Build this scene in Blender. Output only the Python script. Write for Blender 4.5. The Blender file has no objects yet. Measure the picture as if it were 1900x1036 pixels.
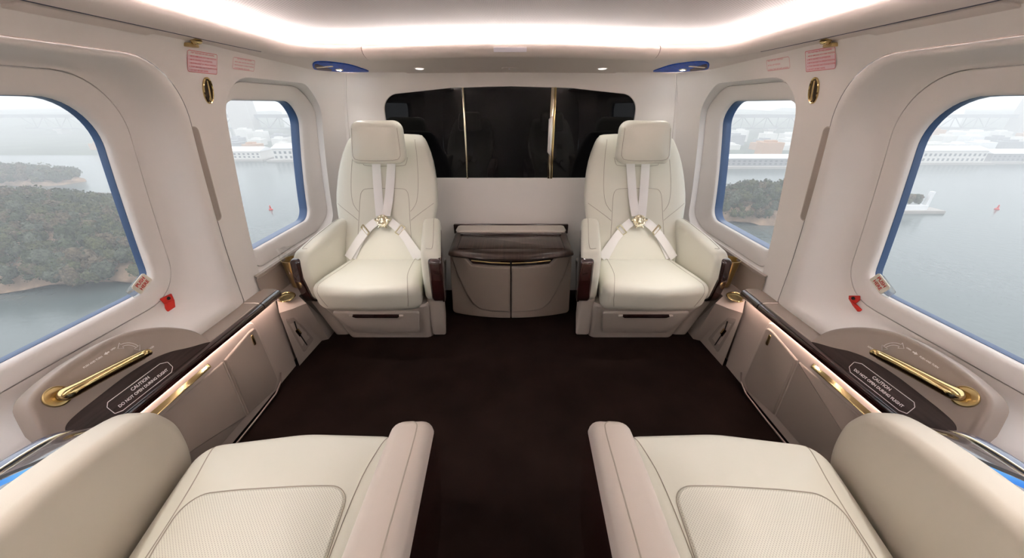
import bpy, bmesh, math, random
from mathutils import Vector, Matrix
from mathutils.geometry import delaunay_2d_cdt
from mathutils.bvhtree import BVHTree
random.seed(4)
V = Vector
SC = bpy.context.scene
COL = SC.collection
PI = math.pi

# ------------------------------------------------------------------ helpers
IDENT = lambda v: V(v)
XF = [IDENT, False]          # current local->world map, and whether it mirrors

def set_xf(f=IDENT, flip=False):
    XF[0] = f; XF[1] = flip

def side_xf(s):
    set_xf((lambda v: V((s * v[0], v[1], v[2]))), s < 0)

def wloc(o):
    l = V((0, 0, 0))
    while o is not None:
        l = l + o.location; o = o.parent
    return l

def tag(o, label=None, cat=None, group=None, kind=None):
    if label: o['label'] = label
    if cat: o['category'] = cat
    if group: o['group'] = group
    if kind: o['kind'] = kind
    return o

def thing(name, label, cat, loc, group=None, kind=None):
    o = bpy.data.objects.new(name, None); COL.objects.link(o)
    o.empty_display_size = .05
    o.location = XF[0](loc)
    return tag(o, label, cat, group, kind)

class M:
    """a growing mesh: verts, faces, material slots"""
    def __init__(s): s.v = []; s.f = []; s.m = []; s.mats = []
    def slot(s, mat):
        if mat not in s.mats: s.mats.append(mat)
        return s.mats.index(mat)
    def add(s, vf, mat):
        v, f = vf; b = len(s.v); k = s.slot(mat)
        s.v += [tuple(p) for p in v]
        for q in f: s.f.append([i + b for i in q]); s.m.append(k)
        return s
    def build(s, name, parent=None, sharp=38, smooth=True, label=None):
        off = wloc(parent) if parent is not None else V((0, 0, 0))
        fx, fl = XF
        me = bpy.data.meshes.new(name)
        me.from_pydata([tuple(fx(p) - off) for p in s.v], [], [list(reversed(q)) if fl else q for q in s.f])
        for m in s.mats: me.materials.append(m)
        me.polygons.foreach_set('material_index', s.m)
        if smooth:
            me.polygons.foreach_set('use_smooth', [True] * len(me.polygons))
            if sharp: me.set_sharp_from_angle(angle=math.radians(sharp))
        me.update()
        o = bpy.data.objects.new(name, me); COL.objects.link(o)
        if parent is not None: o.parent = parent
        if label: o['label'] = label
        return o

def one(name, vf, mat, parent=None, **k):
    return M().add(vf, mat).build(name, parent, **k)

def lerp(a, b, t): return a + (b - a) * t
def interp(tab, x):
    if x <= tab[0][0]: return tab[0][1]
    for (a, c), (b, d) in zip(tab, tab[1:]):
        if x <= b: return c + (d - c) * (x - a) / (b - a)
    return tab[-1][1]
def sinterp(tab, x):
    """smooth (Hermite) interpolation"""
    n = len(tab)
    if x <= tab[0][0]: return tab[0][1]
    if x >= tab[-1][0]: return tab[-1][1]
    for i in range(n - 1):
        if x <= tab[i + 1][0]: break
    def sl(j):
        a = max(0, j - 1); b = min(n - 1, j + 1)
        return (tab[b][1] - tab[a][1]) / (tab[b][0] - tab[a][0])
    x0, y0 = tab[i]; x1, y1 = tab[i + 1]; h = x1 - x0; t = (x - x0) / h
    m0, m1 = sl(i) * h, sl(i + 1) * h
    return ((2*t**3 - 3*t**2 + 1) * y0 + (t**3 - 2*t**2 + t) * m0 + (-2*t**3 + 3*t**2) * y1 + (t**3 - t**2) * m1)

def rpoly(pts, rad, seg=8):
    """polygon with rounded corners (2D, either winding)"""
    n = len(pts); out = []
    if not isinstance(rad, (list, tuple)): rad = [rad] * n
    for i in range(n):
        p = V(pts[i]).to_2d(); a = V(pts[i - 1]).to_2d(); b = V(pts[(i + 1) % n]).to_2d()
        r = rad[i]
        if r <= 1e-6: out.append((p.x, p.y)); continue
        u = (a - p); w = (b - p); lu, lw = u.length, w.length; u /= lu; w /= lw
        ang = math.acos(max(-1, min(1, u.dot(w))))
        d = min(r / math.tan(ang / 2), lu * .49, lw * .49); r2 = d * math.tan(ang / 2)
        bis = (u + w)
        if bis.length < 1e-6: out.append((p.x, p.y)); continue
        c = p + bis.normalized() * (r2 / math.sin(ang / 2))
        s0 = p + u * d - c; s1 = p + w * d - c
        a0 = math.atan2(s0.y, s0.x); a1 = math.atan2(s1.y, s1.x); da = a1 - a0
        while da > PI: da -= 2 * PI
        while da < -PI: da += 2 * PI
        for k in range(seg + 1):
            t = a0 + da * k / seg; out.append((c.x + r2 * math.cos(t), c.y + r2 * math.sin(t)))
    res = []
    for p in out:
        if not res or (abs(p[0]-res[-1][0]) + abs(p[1]-res[-1][1])) > 1e-6: res.append(p)
    return res

def rrect(x0, y0, x1, y1, r, seg=8):
    return rpoly([(x0, y0), (x1, y0), (x1, y1), (x0, y1)], r, seg)

def area2(l): return sum(l[i-1][0]*l[i][1] - l[i][0]*l[i-1][1] for i in range(len(l))) / 2
def ccw(l): return l if area2(l) > 0 else list(reversed(l))

def by_angle(poly, c, N):
    """N points of a star-shaped loop at equal arc length of a reference circle of angles around c, ccw"""
    out = []
    for k in range(N):
        t = 2 * PI * k / N; d = (math.cos(t), math.sin(t)); best = None
        for i in range(len(poly)):
            a = poly[i - 1]; b = poly[i]
            ax, ay = a[0]-c[0], a[1]-c[1]; ex, ey = b[0]-a[0], b[1]-a[1]
            den = d[0]*ey - d[1]*ex
            if abs(den) < 1e-12: continue
            r = (ax*ey - ay*ex) / den; u = (ax*d[1] - ay*d[0]) / den
            if r > 0 and -1e-9 <= u <= 1 + 1e-9 and (best is None or r > best): best = r
        out.append((c[0]+d[0]*best, c[1]+d[1]*best))
    return out

def inset(l, d):
    """move a ccw loop inwards by d"""
    n = len(l); out = []
    for i in range(n):
        a = V(l[i-1]); p = V(l[i]); b = V(l[(i+1) % n])
        e0 = p - a; e1 = b - p
        n0 = V((-e0.y, e0.x)); n1 = V((-e1.y, e1.x))
        if n0.length > 1e-9: n0.normalize()
        if n1.length > 1e-9: n1.normalize()
        m = n0 + n1
        if m.length < 1e-6: m = n0
        m.normalize(); k = max(.45, m.dot(n0))
        out.append(tuple(p + m * (d / k)))
    return out

def loft(loops, closed=True, cap0=False, cap1=False):
    n = len(loops[0]); v = []; f = []
    for l in loops: v += [tuple(p) for p in l]
    for k in range(len(loops) - 1):
        a = k*n; b = a+n
        for i in range(n if closed else n-1):
            j = (i+1) % n
            f.append([a+i, a+j, b+j, b+i])
    if cap0: f.append(list(reversed(range(n))))
    if cap1: f.append([(len(loops)-1)*n + i for i in range(n)])
    return v, f

def frame(o, ex, ey, ez):
    o, ex, ey, ez = V(o), V(ex), V(ey), V(ez)
    return lambda x, y, z=0: o + ex*x + ey*y + ez*z

def seg_dist(x, y, a, b):
    dx, dy = b[0]-a[0], b[1]-a[1]; L = dx*dx+dy*dy
    t = max(0, min(1, ((x-a[0])*dx+(y-a[1])*dy)/L)) if L > 1e-14 else 0
    return math.hypot(x-a[0]-t*dx, y-a[1]-t*dy)

def slab(l2, t, r, fr, seg=4, both=False, crown=0, rings=4, back=True, z0=0, grid=0, dome=0):
    """rounded slab: 2D loop pushed along the frame's z by t, edge radius r; crown domes the top. fr must be right-handed for outward faces"""
    l2 = ccw(l2); loops = []
    if grid: l2 = densify(l2, grid)
    p0 = fr(*l2[0], 0); e1 = fr(l2[0][0]+.001, l2[0][1], 0)-p0; e2 = fr(l2[0][0], l2[0][1]+.001, 0)-p0; e3 = fr(*l2[0], .001)-p0
    left = e1.cross(e2).dot(e3) < 0
    fin = lambda vf: (vf[0], [q[::-1] for q in vf[1]]) if left else vf
    def lp(ins, z): return [fr(x, y, z) for x, y in (inset(l2, ins) if ins else l2)]
    if both:
        for k in range(seg, 0, -1):
            a = PI/2*k/seg; loops.append(lp(r*(1-math.cos(a)), z0 + r*(1-math.sin(a))))
    loops.append(lp(0, z0 + (r if both else 0)))
    for k in range(0, seg+1):
        a = PI/2*k/seg; loops.append(lp(r*(1-math.cos(a)), z0 + t - r*(1-math.sin(a))))
    if crown and not grid:
        base = inset(l2, r); cx = sum(p[0] for p in base)/len(base); cy = sum(p[1] for p in base)/len(base)
        for k in range(1, rings):
            s = 1 - k/rings
            loops.append([fr(cx+(x-cx)*s, cy+(y-cy)*s, z0+t+crown*(1-s*s)) for x, y in base])
        v, f = loft(loops, cap0=back)
        c = len(v); v.append(tuple(fr(cx, cy, z0+t+crown))); n = len(l2); b = c-n
        for i in range(n): f.append([b+i, b+(i+1) % n, c])
        return fin((v, f))
    if grid:
        il = inset(l2, r); D = dome or 1
        def cr(a, b):
            if not crown: return 0
            d = min(seg_dist(a, b, il[i-1], il[i]) for i in range(len(il))); q = min(1, d/D); return crown*(1-(1-q)**2)
        v, f = loft(loops); pv, pf = panel(il, [], grid, lambda a, b: fr(a, b, z0+t+cr(a, b)))
        if both: f.append(list(reversed(range(len(l2)))))
        return fin((v + pv, f + [[i+len(v) for i in q] for q in pf]))
    return fin(loft(loops, cap0=back, cap1=True))

def fluffed(vf, fn):
    v, f = vf
    return [tuple(fn(*p)) for p in v], f

def box(x0, y0, z0, x1, y1, z1, r=.003, seg=2):
    fr = frame((0, 0, z0), (1, 0, 0), (0, 1, 0), (0, 0, 1))
    return slab(rrect(x0, y0, x1, y1, r, seg), z1-z0, r, fr, seg, both=True)

def catmull(pts, n=8, closed=False):
    P = [V(p) for p in pts]; out = []; N = len(P)
    rng = range(N if closed else N-1)
    for i in rng:
        p0 = P[i-1] if (i > 0 or closed) else P[0]*2-P[1]
        p1 = P[i]; p2 = P[(i+1) % N]
        p3 = P[(i+2) % N] if (i+2 < N or closed) else P[-1]*2-P[-2]
        for k in range(n):
            t = k/n
            out.append(.5*((2*p1)+(p2-p0)*t+(2*p0-5*p1+4*p2-p3)*t*t+(3*p1-p0-3*p2+p3)*t**3))
    if not closed: out.append(P[-1])
    return out

def tube(path, r, n=8, closed=False, caps=True):
    P = [V(p) for p in path]; N = len(P); loops = []
    T = []
    for i in range(N):
        a = P[i-1] if (i > 0 or closed) else P[i]; b = P[(i+1) % N] if (i < N-1 or closed) else P[i]
        t = b-a; T.append(t.normalized() if t.length > 1e-9 else V((0, 0, 1)))
    up = V((0, 0, 1)) if abs(T[0].z) < .9 else V((1, 0, 0))
    nrm = (up - T[0]*up.dot(T[0])).normalized()
    for i in range(N):
        nrm = (nrm - T[i]*nrm.dot(T[i]))
        nrm = nrm.normalized() if nrm.length > 1e-6 else T[i].orthogonal().normalized()
        bi = T[i].cross(nrm)
        rr = r[i] if isinstance(r, (list, tuple)) else r
        loops.append([P[i] + nrm*(rr*math.cos(2*PI*k/n)) + bi*(rr*math.sin(2*PI*k/n)) for k in range(n)])
    if closed:
        loops.append(loops[0]); return loft(loops)
    return loft(loops, cap0=caps, cap1=caps)

def ribbon(path, normals, w, t):
    """flat strap along a path; normals point off the surface"""
    P = [V(p) for p in path]; loops = []
    for i in range(len(P)):
        a = P[max(0, i-1)]; b = P[min(len(P)-1, i+1)]; T = (b-a).normalized()
        n = V(normals[i] if isinstance(normals, list) else normals); n = (n-T*n.dot(T)).normalized(); s = T.cross(n)
        q = P[i]; c = t*.4
        loops.append([q+s*(w/2)-n*c, q+s*(w/2-c)+n*0 - n*t*.5, q-s*(w/2-c)-n*t*.5, q-s*(w/2)-n*c,
                      q-s*(w/2)+n*c, q-s*(w/2-c)+n*t*.5, q+s*(w/2-c)+n*t*.5, q+s*(w/2)+n*c])
    return loft(loops, cap0=True, cap1=True)

def lathe(prof, c, axis, n=24):
    """prof: (radius, height) pairs around axis through c"""
    az = V(axis).normalized(); ax = az.orthogonal().normalized(); ay = az.cross(ax); c = V(c)
    loops = [[c + az*h + (ax*math.cos(2*PI*k/n) + ay*math.sin(2*PI*k/n))*max(r, 1e-5) for k in range(n)] for r, h in prof]
    return loft(loops, cap0=True, cap1=True)

def inside(p, poly):
    x, y = p; c = False
    for i in range(len(poly)):
        x0, y0 = poly[i-1]; x1, y1 = poly[i]
        if (y0 > y) != (y1 > y) and x < (x1-x0)*(y-y0)/(y1-y0)+x0: c = not c
    return c

def panel(outer, holes, step, fn, flip=False):
    """flat sheet with holes, mapped through fn(u,v)->xyz"""
    outer = densify(outer, step*.8); holes = [densify(h, step*.8) for h in holes]
    verts = []; edges = []
    def loop(l):
        b = len(verts); verts.extend([V(p) for p in l])
        for i in range(len(l)): edges.append((b+i, b+(i+1) % len(l)))
    loop(outer)
    for h in holes: loop(h)
    xs = [p[0] for p in outer]; ys = [p[1] for p in outer]
    nx = int((max(xs)-min(xs))/step); ny = int((max(ys)-min(ys))/step)
    hg = [inset(ccw(h), -step*.35) for h in holes]; og = inset(ccw(outer), step*.3)
    for i in range(1, nx+1):
        for j in range(1, ny+1):
            p = (min(xs)+i*step, min(ys)+j*step)
            if inside(p, og) and not any(inside(p, h) for h in hg): verts.append(V(p))
    vo, eo, fo, _, _, _ = delaunay_2d_cdt(verts, edges, [], 0, 1e-6)
    fs = []
    for f in fo:
        c = (sum(vo[i].x for i in f)/len(f), sum(vo[i].y for i in f)/len(f))
        if inside(c, outer) and not any(inside(c, h) for h in holes):
            fs.append(list(reversed(f)) if flip else list(f))
    return [tuple(fn(p.x, p.y)) for p in vo], fs

def densify(l, step):
    out = []
    for i in range(len(l)):
        a = V(l[i]); b = V(l[(i+1) % len(l)]); k = max(1, int((b-a).length/step + .5))
        for j in range(k): out.append(tuple(a.lerp(b, j/k)))
    return out

def bvh_of(vf):
    v, f = vf
    return BVHTree.FromPolygons([V(p) for p in v], f)

def drape(bvh, pts, d, lift=.0005, n=6, smooth=True):
    """lay a polyline on a surface by casting along d"""
    P = catmull(pts, n) if smooth else [V(p) for p in pts]
    out = []; nn = []
    for p in P:
        h = bvh.ray_cast(V(p), V(d))
        if h[0] is not None:
            nm = h[1]
            if nm.dot(V(d)) > 0: nm = -nm
            out.append(h[0]+nm*lift); nn.append(nm)
    return out, nn

def text_vf(body, size, fr, bold=0.0, align='CENTER', spacing=1.0):
    cu = bpy.data.curves.new('txt', 'FONT'); cu.body = body; cu.size = size; cu.align_x = align; cu.align_y = 'CENTER'
    cu.offset = bold; cu.space_line = spacing; cu.resolution_u = 3
    o = bpy.data.objects.new('txt', cu); COL.objects.link(o)
    bpy.context.view_layer.update()
    me = bpy.data.meshes.new_from_object(o.evaluated_get(bpy.context.evaluated_depsgraph_get()))
    v = [tuple(fr(p.co.x, p.co.y, 0)) for p in me.vertices]; f = [list(q.vertices) for q in me.polygons]
    bpy.data.objects.remove(o); bpy.data.curves.remove(cu); bpy.data.meshes.remove(me)
    return v, f

# ------------------------------------------------------------------ materials
def mat(name, col, rough=.5, metal=0, spec=.5, coat=0, coat_r=.05, noise=None, bump=None, sheen=0, emit=None, es=1, alpha=1, trans=0, ior=1.45):
    m = bpy.data.materials.new(name); m.use_nodes = True; nt = m.node_tree; b = nt.nodes['Principled BSDF']
    b.inputs['Base Color'].default_value = (*col, 1); b.inputs['Roughness'].default_value = rough; b.inputs['Metallic'].default_value = metal
    b.inputs['Specular IOR Level'].default_value = spec; b.inputs['Coat Weight'].default_value = coat; b.inputs['Coat Roughness'].default_value = coat_r
    b.inputs['IOR'].default_value = ior; b.inputs['Transmission Weight'].default_value = trans; b.inputs['Alpha'].default_value = alpha
    b.inputs['Sheen Weight'].default_value = sheen
    if emit: b.inputs['Emission Color'].default_value = (*emit, 1); b.inputs['Emission Strength'].default_value = es
    tc = nt.nodes.new('ShaderNodeTexCoord')
    if noise:
        sc, amt = noise[0], noise[1]; st = noise[2] if len(noise) > 2 else None
        tx = nt.nodes.new('ShaderNodeTexNoise'); tx.inputs['Scale'].default_value = sc; tx.inputs['Detail'].default_value = 5
        if st:
            mp = nt.nodes.new('ShaderNodeMapping'); mp.inputs['Scale'].default_value = st
            nt.links.new(tc.outputs['Object'], mp.inputs['Vector']); nt.links.new(mp.outputs[0], tx.inputs['Vector'])
        else: nt.links.new(tc.outputs['Object'], tx.inputs['Vector'])
        cr = nt.nodes.new('ShaderNodeValToRGB')
        cr.color_ramp.elements[0].position = .3; cr.color_ramp.elements[1].position = .7
        cr.color_ramp.elements[0].color = (*[max(0, c*(1-amt)) for c in col], 1); cr.color_ramp.elements[1].color = (*[min(1, c*(1+amt)) for c in col], 1)
        nt.links.new(tx.outputs['Fac'], cr.inputs['Fac']); nt.links.new(cr.outputs[0], b.inputs['Base Color'])
    if bump:
        sc, st = bump
        tx = nt.nodes.new('ShaderNodeTexNoise'); tx.inputs['Scale'].default_value = sc; tx.inputs['Detail'].default_value = 3
        nt.links.new(tc.outputs['Object'], tx.inputs['Vector'])
        bp = nt.nodes.new('ShaderNodeBump'); bp.inputs['Strength'].default_value = st; bp.inputs['Distance'].default_value = .001
        nt.links.new(tx.outputs['Fac'], bp.inputs['Height']); nt.links.new(bp.outputs[0], b.inputs['Normal'])
    return m

def perforated(name, col, hole, pitch, rad, rough=.5):
    """leather or headlining with a staggered grid of pin holes"""
    m = mat(name, col, rough); nt = m.node_tree; b = nt.nodes['Principled BSDF']
    tc = [n for n in nt.nodes if n.type == 'TEX_COORD'][0]
    mp = nt.nodes.new('ShaderNodeMapping'); mp.inputs['Scale'].default_value = (1/pitch,)*3; mp.inputs['Rotation'].default_value = (0, 0, PI/4)
    nt.links.new(tc.outputs['Object'], mp.inputs['Vector'])
    sp = nt.nodes.new('ShaderNodeSeparateXYZ'); nt.links.new(mp.outputs[0], sp.inputs[0])
    def mth(op, a, bb=None):
        n = nt.nodes.new('ShaderNodeMath'); n.operation = op
        for i, q in enumerate((a, bb)):
            if q is None: continue
            if isinstance(q, (int, float)): n.inputs[i].default_value = q
            else: nt.links.new(q, n.inputs[i])
        return n.outputs[0]
    def cell(o): return mth('SUBTRACT', mth('FRACT', o), .5)
    x, y = cell(sp.outputs[0]), cell(sp.outputs[1])
    d = mth('SQRT', mth('ADD', mth('MULTIPLY', x, x), mth('MULTIPLY', y, y)))
    fac = mth('LESS_THAN', d, rad)
    mx = nt.nodes.new('ShaderNodeMix'); mx.data_type = 'RGBA'
    mx.inputs[6].default_value = (*col, 1); mx.inputs[7].default_value = (*hole, 1)
    nt.links.new(fac, mx.inputs[0]); nt.links.new(mx.outputs[2], b.inputs['Base Color'])
    return m

def emitter(name, col, s):
    m = bpy.data.materials.new(name); m.use_nodes = True; nt = m.node_tree
    nt.nodes.remove(nt.nodes['Principled BSDF']); e = nt.nodes.new('ShaderNodeEmission')
    e.inputs[0].default_value = (*col, 1); e.inputs[1].default_value = s
    nt.links.new(e.outputs[0], nt.nodes['Material Output'].inputs[0]); return m

LINING = mat('lining', (.83, .785, .745), .5, bump=(900, .06))
CEIL = perforated('headlining', (.70, .625, .61), (.48, .42, .41), .007, .27, .8)
SOFFIT = mat('soffit_leather', (.75, .665, .615), .5, bump=(900, .05))
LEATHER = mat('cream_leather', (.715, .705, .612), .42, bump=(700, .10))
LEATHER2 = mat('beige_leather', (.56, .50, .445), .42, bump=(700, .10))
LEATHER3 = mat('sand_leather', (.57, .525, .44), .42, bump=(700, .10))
PERF = perforated('perforated_leather', (.75, .742, .65), (.50, .48, .42), .0037, .25, .45)
TAUPE = mat('taupe_leather', (.345, .288, .246), .45, bump=(700, .12))
TAUPE_L = mat('light_taupe_leather', (.47, .40, .35), .45, bump=(700, .12))
SEAM = mat('seam_thread', (.38, .34, .28), .7)
SEAM_D = mat('seam_gap', (.10, .08, .07), .8)
SEAMLINE = mat('panel_seam', (.22, .17, .145), .7)
GROOVE = mat('groove', (.05, .05, .09), .6)
GASKET = mat('door_gasket', (.30, .25, .21), .7)
SKIN = mat('hull_skin', (.25, .24, .23), .8)
DARKGAP = mat('dark_gap', (.012, .010, .010), .7)
CARPET = mat('carpet', (.0135, .0078, .0063), .95, spec=.06, noise=(7, .30), bump=(1500, .6))
WOOD = mat('dark_veneer', (.028, .013, .012), .22, coat=1, coat_r=.03, noise=(3, .5, (1, 30, 30)))
WOOD_M = mat('satin_veneer', (.028, .017, .014), .45, spec=.25, coat=.08, coat_r=.2, noise=(4, .4, (30, 1.5, 30)))
WOOD_R = mat('red_veneer', (.026, .008, .007), .18, coat=1, coat_r=.03, noise=(4, .4, (30, 30, 2)))
WOOD_T = mat('table_veneer', (.045, .028, .021), .30, spec=.4, coat=.35, coat_r=.08, noise=(3, .35, (40, 1.0, 1.0)))
GOLD = mat('gold', (.60, .46, .22), .10, 1)
GOLD_S = mat('satin_gold', (.52, .39, .18), .32, 1)
KICK = mat('brushed_kick', (.34, .28, .25), .35, .8)
GOLD_P = mat('pale_gold', (.86, .78, .60), .14, 1)
STRAP = mat('webbing', (.84, .82, .80), .55, bump=(1200, .3))
WHITE = mat('white_print', (.85, .82, .82), .5)
BLACKGLASS = mat('tinted_glass', (.003, .003, .0035), .02, spec=.20, ior=1.4)
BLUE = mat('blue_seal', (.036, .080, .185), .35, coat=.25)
CONSOLE = mat('dark_gloss', (.030, .032, .045), .12, coat=1, coat_r=.02)
RIM = mat('blue_gloss', (.07, .10, .20), .15, coat=1, coat_r=.02)
RED = mat('red_webbing', (.55, .022, .012), .55)
REDTXT = mat('red_print', (.68, .10, .12), .5)
PINK = mat('pink_placard', (.84, .66, .68), .5)
PINKRED = mat('pale_red_print', (.72, .30, .32), .5)
CREAMTAG = mat('tag_plate', (.76, .73, .62), .45)
CLEAR = mat('clear_plate', (.9, .92, .92), .08, trans=.85, ior=1.3)
PLACARD = mat('lavender_placard', (.90, .86, .93), .5)
BLUELITWOOD = mat('blue_lit_veneer', (.018, .085, .46), .5, spec=.12, noise=(8, .5, (6, 20, 20)))  # blue of reflected light put into the veneer colour
PURPLEWOOD = mat('plum_veneer', (.045, .022, .05), .4, spec=.15)
LEDCOVE = emitter('cove_led', (1, .93, .905), 39)
LEDFILL = emitter('aft_fill_led', (1, .95, .92), 330)  # out-of-view aft strips, boosted to fill the cabin with light
LEDDADO = emitter('dado_led', (1, .74, .64), 15)
SPOT_E = emitter('spot_led', (1, .97, .93), 60)
DOWN_E = emitter('downlight_led', (1, .93, .84), .55)
def pane_mat():
    m = bpy.data.materials.new('cabin_pane'); m.use_nodes = True; nt = m.node_tree
    nt.nodes.remove(nt.nodes['Principled BSDF'])
    t = nt.nodes.new('ShaderNodeBsdfTransparent'); t.inputs[0].default_value = (.97, .975, .975, 1)
    g = nt.nodes.new('ShaderNodeBsdfGlossy'); g.inputs['Roughness'].default_value = .03
    fr = nt.nodes.new('ShaderNodeFresnel'); fr.inputs[0].default_value = 1.12
    mx = nt.nodes.new('ShaderNodeMixShader'); nt.links.new(fr.outputs[0], mx.inputs[0])
    nt.links.new(t.outputs[0], mx.inputs[1]); nt.links.new(g.outputs[0], mx.inputs[2])
    nt.links.new(mx.outputs[0], nt.nodes['Material Output'].inputs[0]); return m
PANE = pane_mat()
def screen_mat():
    m = bpy.data.materials.new('touchscreen'); m.use_nodes = True; nt = m.node_tree
    nt.nodes.remove(nt.nodes['Principled BSDF']); e = nt.nodes.new('ShaderNodeEmission'); e.inputs[1].default_value = .40
    tc = nt.nodes.new('ShaderNodeTexCoord'); tx = nt.nodes.new('ShaderNodeTexNoise'); tx.inputs['Scale'].default_value = 9
    nt.links.new(tc.outputs['Object'], tx.inputs['Vector'])
    cr = nt.nodes.new('ShaderNodeValToRGB'); el = cr.color_ramp.elements
    el[0].position = .35; el[0].color = (.05, .24, .85, 1); el[1].position = .62; el[1].color = (.25, .62, .95, 1)
    x = el.new(.72); x.color = (.72, .60, .95, 1)
    nt.links.new(tx.outputs['Fac'], cr.inputs[0]); nt.links.new(cr.outputs[0], e.inputs[0])
    nt.links.new(e.outputs[0], nt.nodes['Material Output'].inputs[0]); return m
SCREEN = screen_mat()
ICON = emitter('screen_icon', (.85, .93, 1), .45)

# ------------------------------------------------------------------ shell
XWT = [(.0, 1.045), (.30, 1.046), (.40, 1.045), (.6, 1.04), (.8, 1.025), (1.0, 1.004), (1.1, .99), (1.2, .966), (1.25, .945), (1.285, .915)]
def XW(z): return sinterp(XWT, z)
YB = 2.06                                   # bulkhead
YR = -1.62                                  # rear bulkhead
def corner(y, r=.14):
    t = y - (YB - r)
    return r - math.sqrt(max(0, r*r - t*t)) if t > 0 else 0
def lin(y, z, off=0): return (XW(z) + off - corner(y), y, z)

door_out = rpoly([(-.42, .397), (1.198, .397), (1.202, 1.219), (-.42, 1.219)], [.05, .02, .17, .17], 14)
door_seam = rpoly([(-.20, .556), (1.005, .556), (1.038, 1.172), (-.20, 1.172)], [.12, .115, .14, .14], 14)
door_open = rpoly([(-.16, .597), (.962, .597), (.992, 1.122), (-.16, 1.122)], [.08, .065, .115, .11], 12)
sm_out = rpoly([(1.318, .44), (1.985, .44), (2.00, 1.192), (1.365, 1.192)], [.03, .12, .14, .14], 12)
sm_seam = rpoly([(1.335, .478), (1.952, .478), (1.962, 1.180), (1.375, 1.180)], [.05, .11, .13, .13], 12)
sm_open = rpoly([(1.365, .545), (1.866, .545), (1.922, 1.121), (1.40, 1.121)], [.04, .07, .10, .08], 12)

def deeper(l, k): return [(y*k, 1.1 + (z-1.1)*k) for y, z in l]
door_seam = deeper(door_seam, 1.052); door_open = deeper(door_open, 1.047)
sm_seam = deeper(sm_seam, 1.031); sm_open = deeper(sm_open, 1.031)

def window(n, lab, seam, opn, off0, off1, c, N=264):
    w = thing('window_%d' % n, lab, 'window', (XW(.85)+off1, c[0], .85), kind='structure')
    A = by_angle(seam, c, N); B = by_angle(opn, c, N)
    def lp(l, off): return [lin(y, z, off) for y, z in l]
    mix = lambda t: [(lerp(a[0], b[0], t), lerp(a[1], b[1], t)) for a, b in zip(A, B)]
    loops = [lp(inset(A, .0015), off0+.012), lp(inset(A, .0015), off0+.002), lp(inset(A, .004), off0-.002), lp(mix(.35), off0), lp(mix(.7), lerp(off0, off1, .6)), lp(mix(.92), off1-.002), lp(B, off1+.003), lp(inset(B, .003), off1+.006), lp(inset(B, .0034), off1+.026)]
    one('window_frame', loft(list(reversed(loops))), LINING, w, sharp=50)
    S = [inset(B, .0035), inset(B, .0044), inset(B, .0046), inset(B, .0048)]
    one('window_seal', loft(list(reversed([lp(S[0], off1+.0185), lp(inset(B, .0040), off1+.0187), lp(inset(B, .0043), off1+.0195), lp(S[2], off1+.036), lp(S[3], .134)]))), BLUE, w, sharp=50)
    cen = [lin(c[0], c[1], off1+.0375)]
    ring = [lp(inset(B, .0046), off1+.0370), [lin(lerp(c[0], y, .5), lerp(c[1], z, .5), off1+.0370) for y, z in B]]
    v, f = loft(list(reversed(ring))); k = len(v); v.append(cen[0]); f += [[k, (i+1) % N, i] for i in range(N)]
    one('window_pane', (v, f), PANE, w)
    return w

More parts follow.
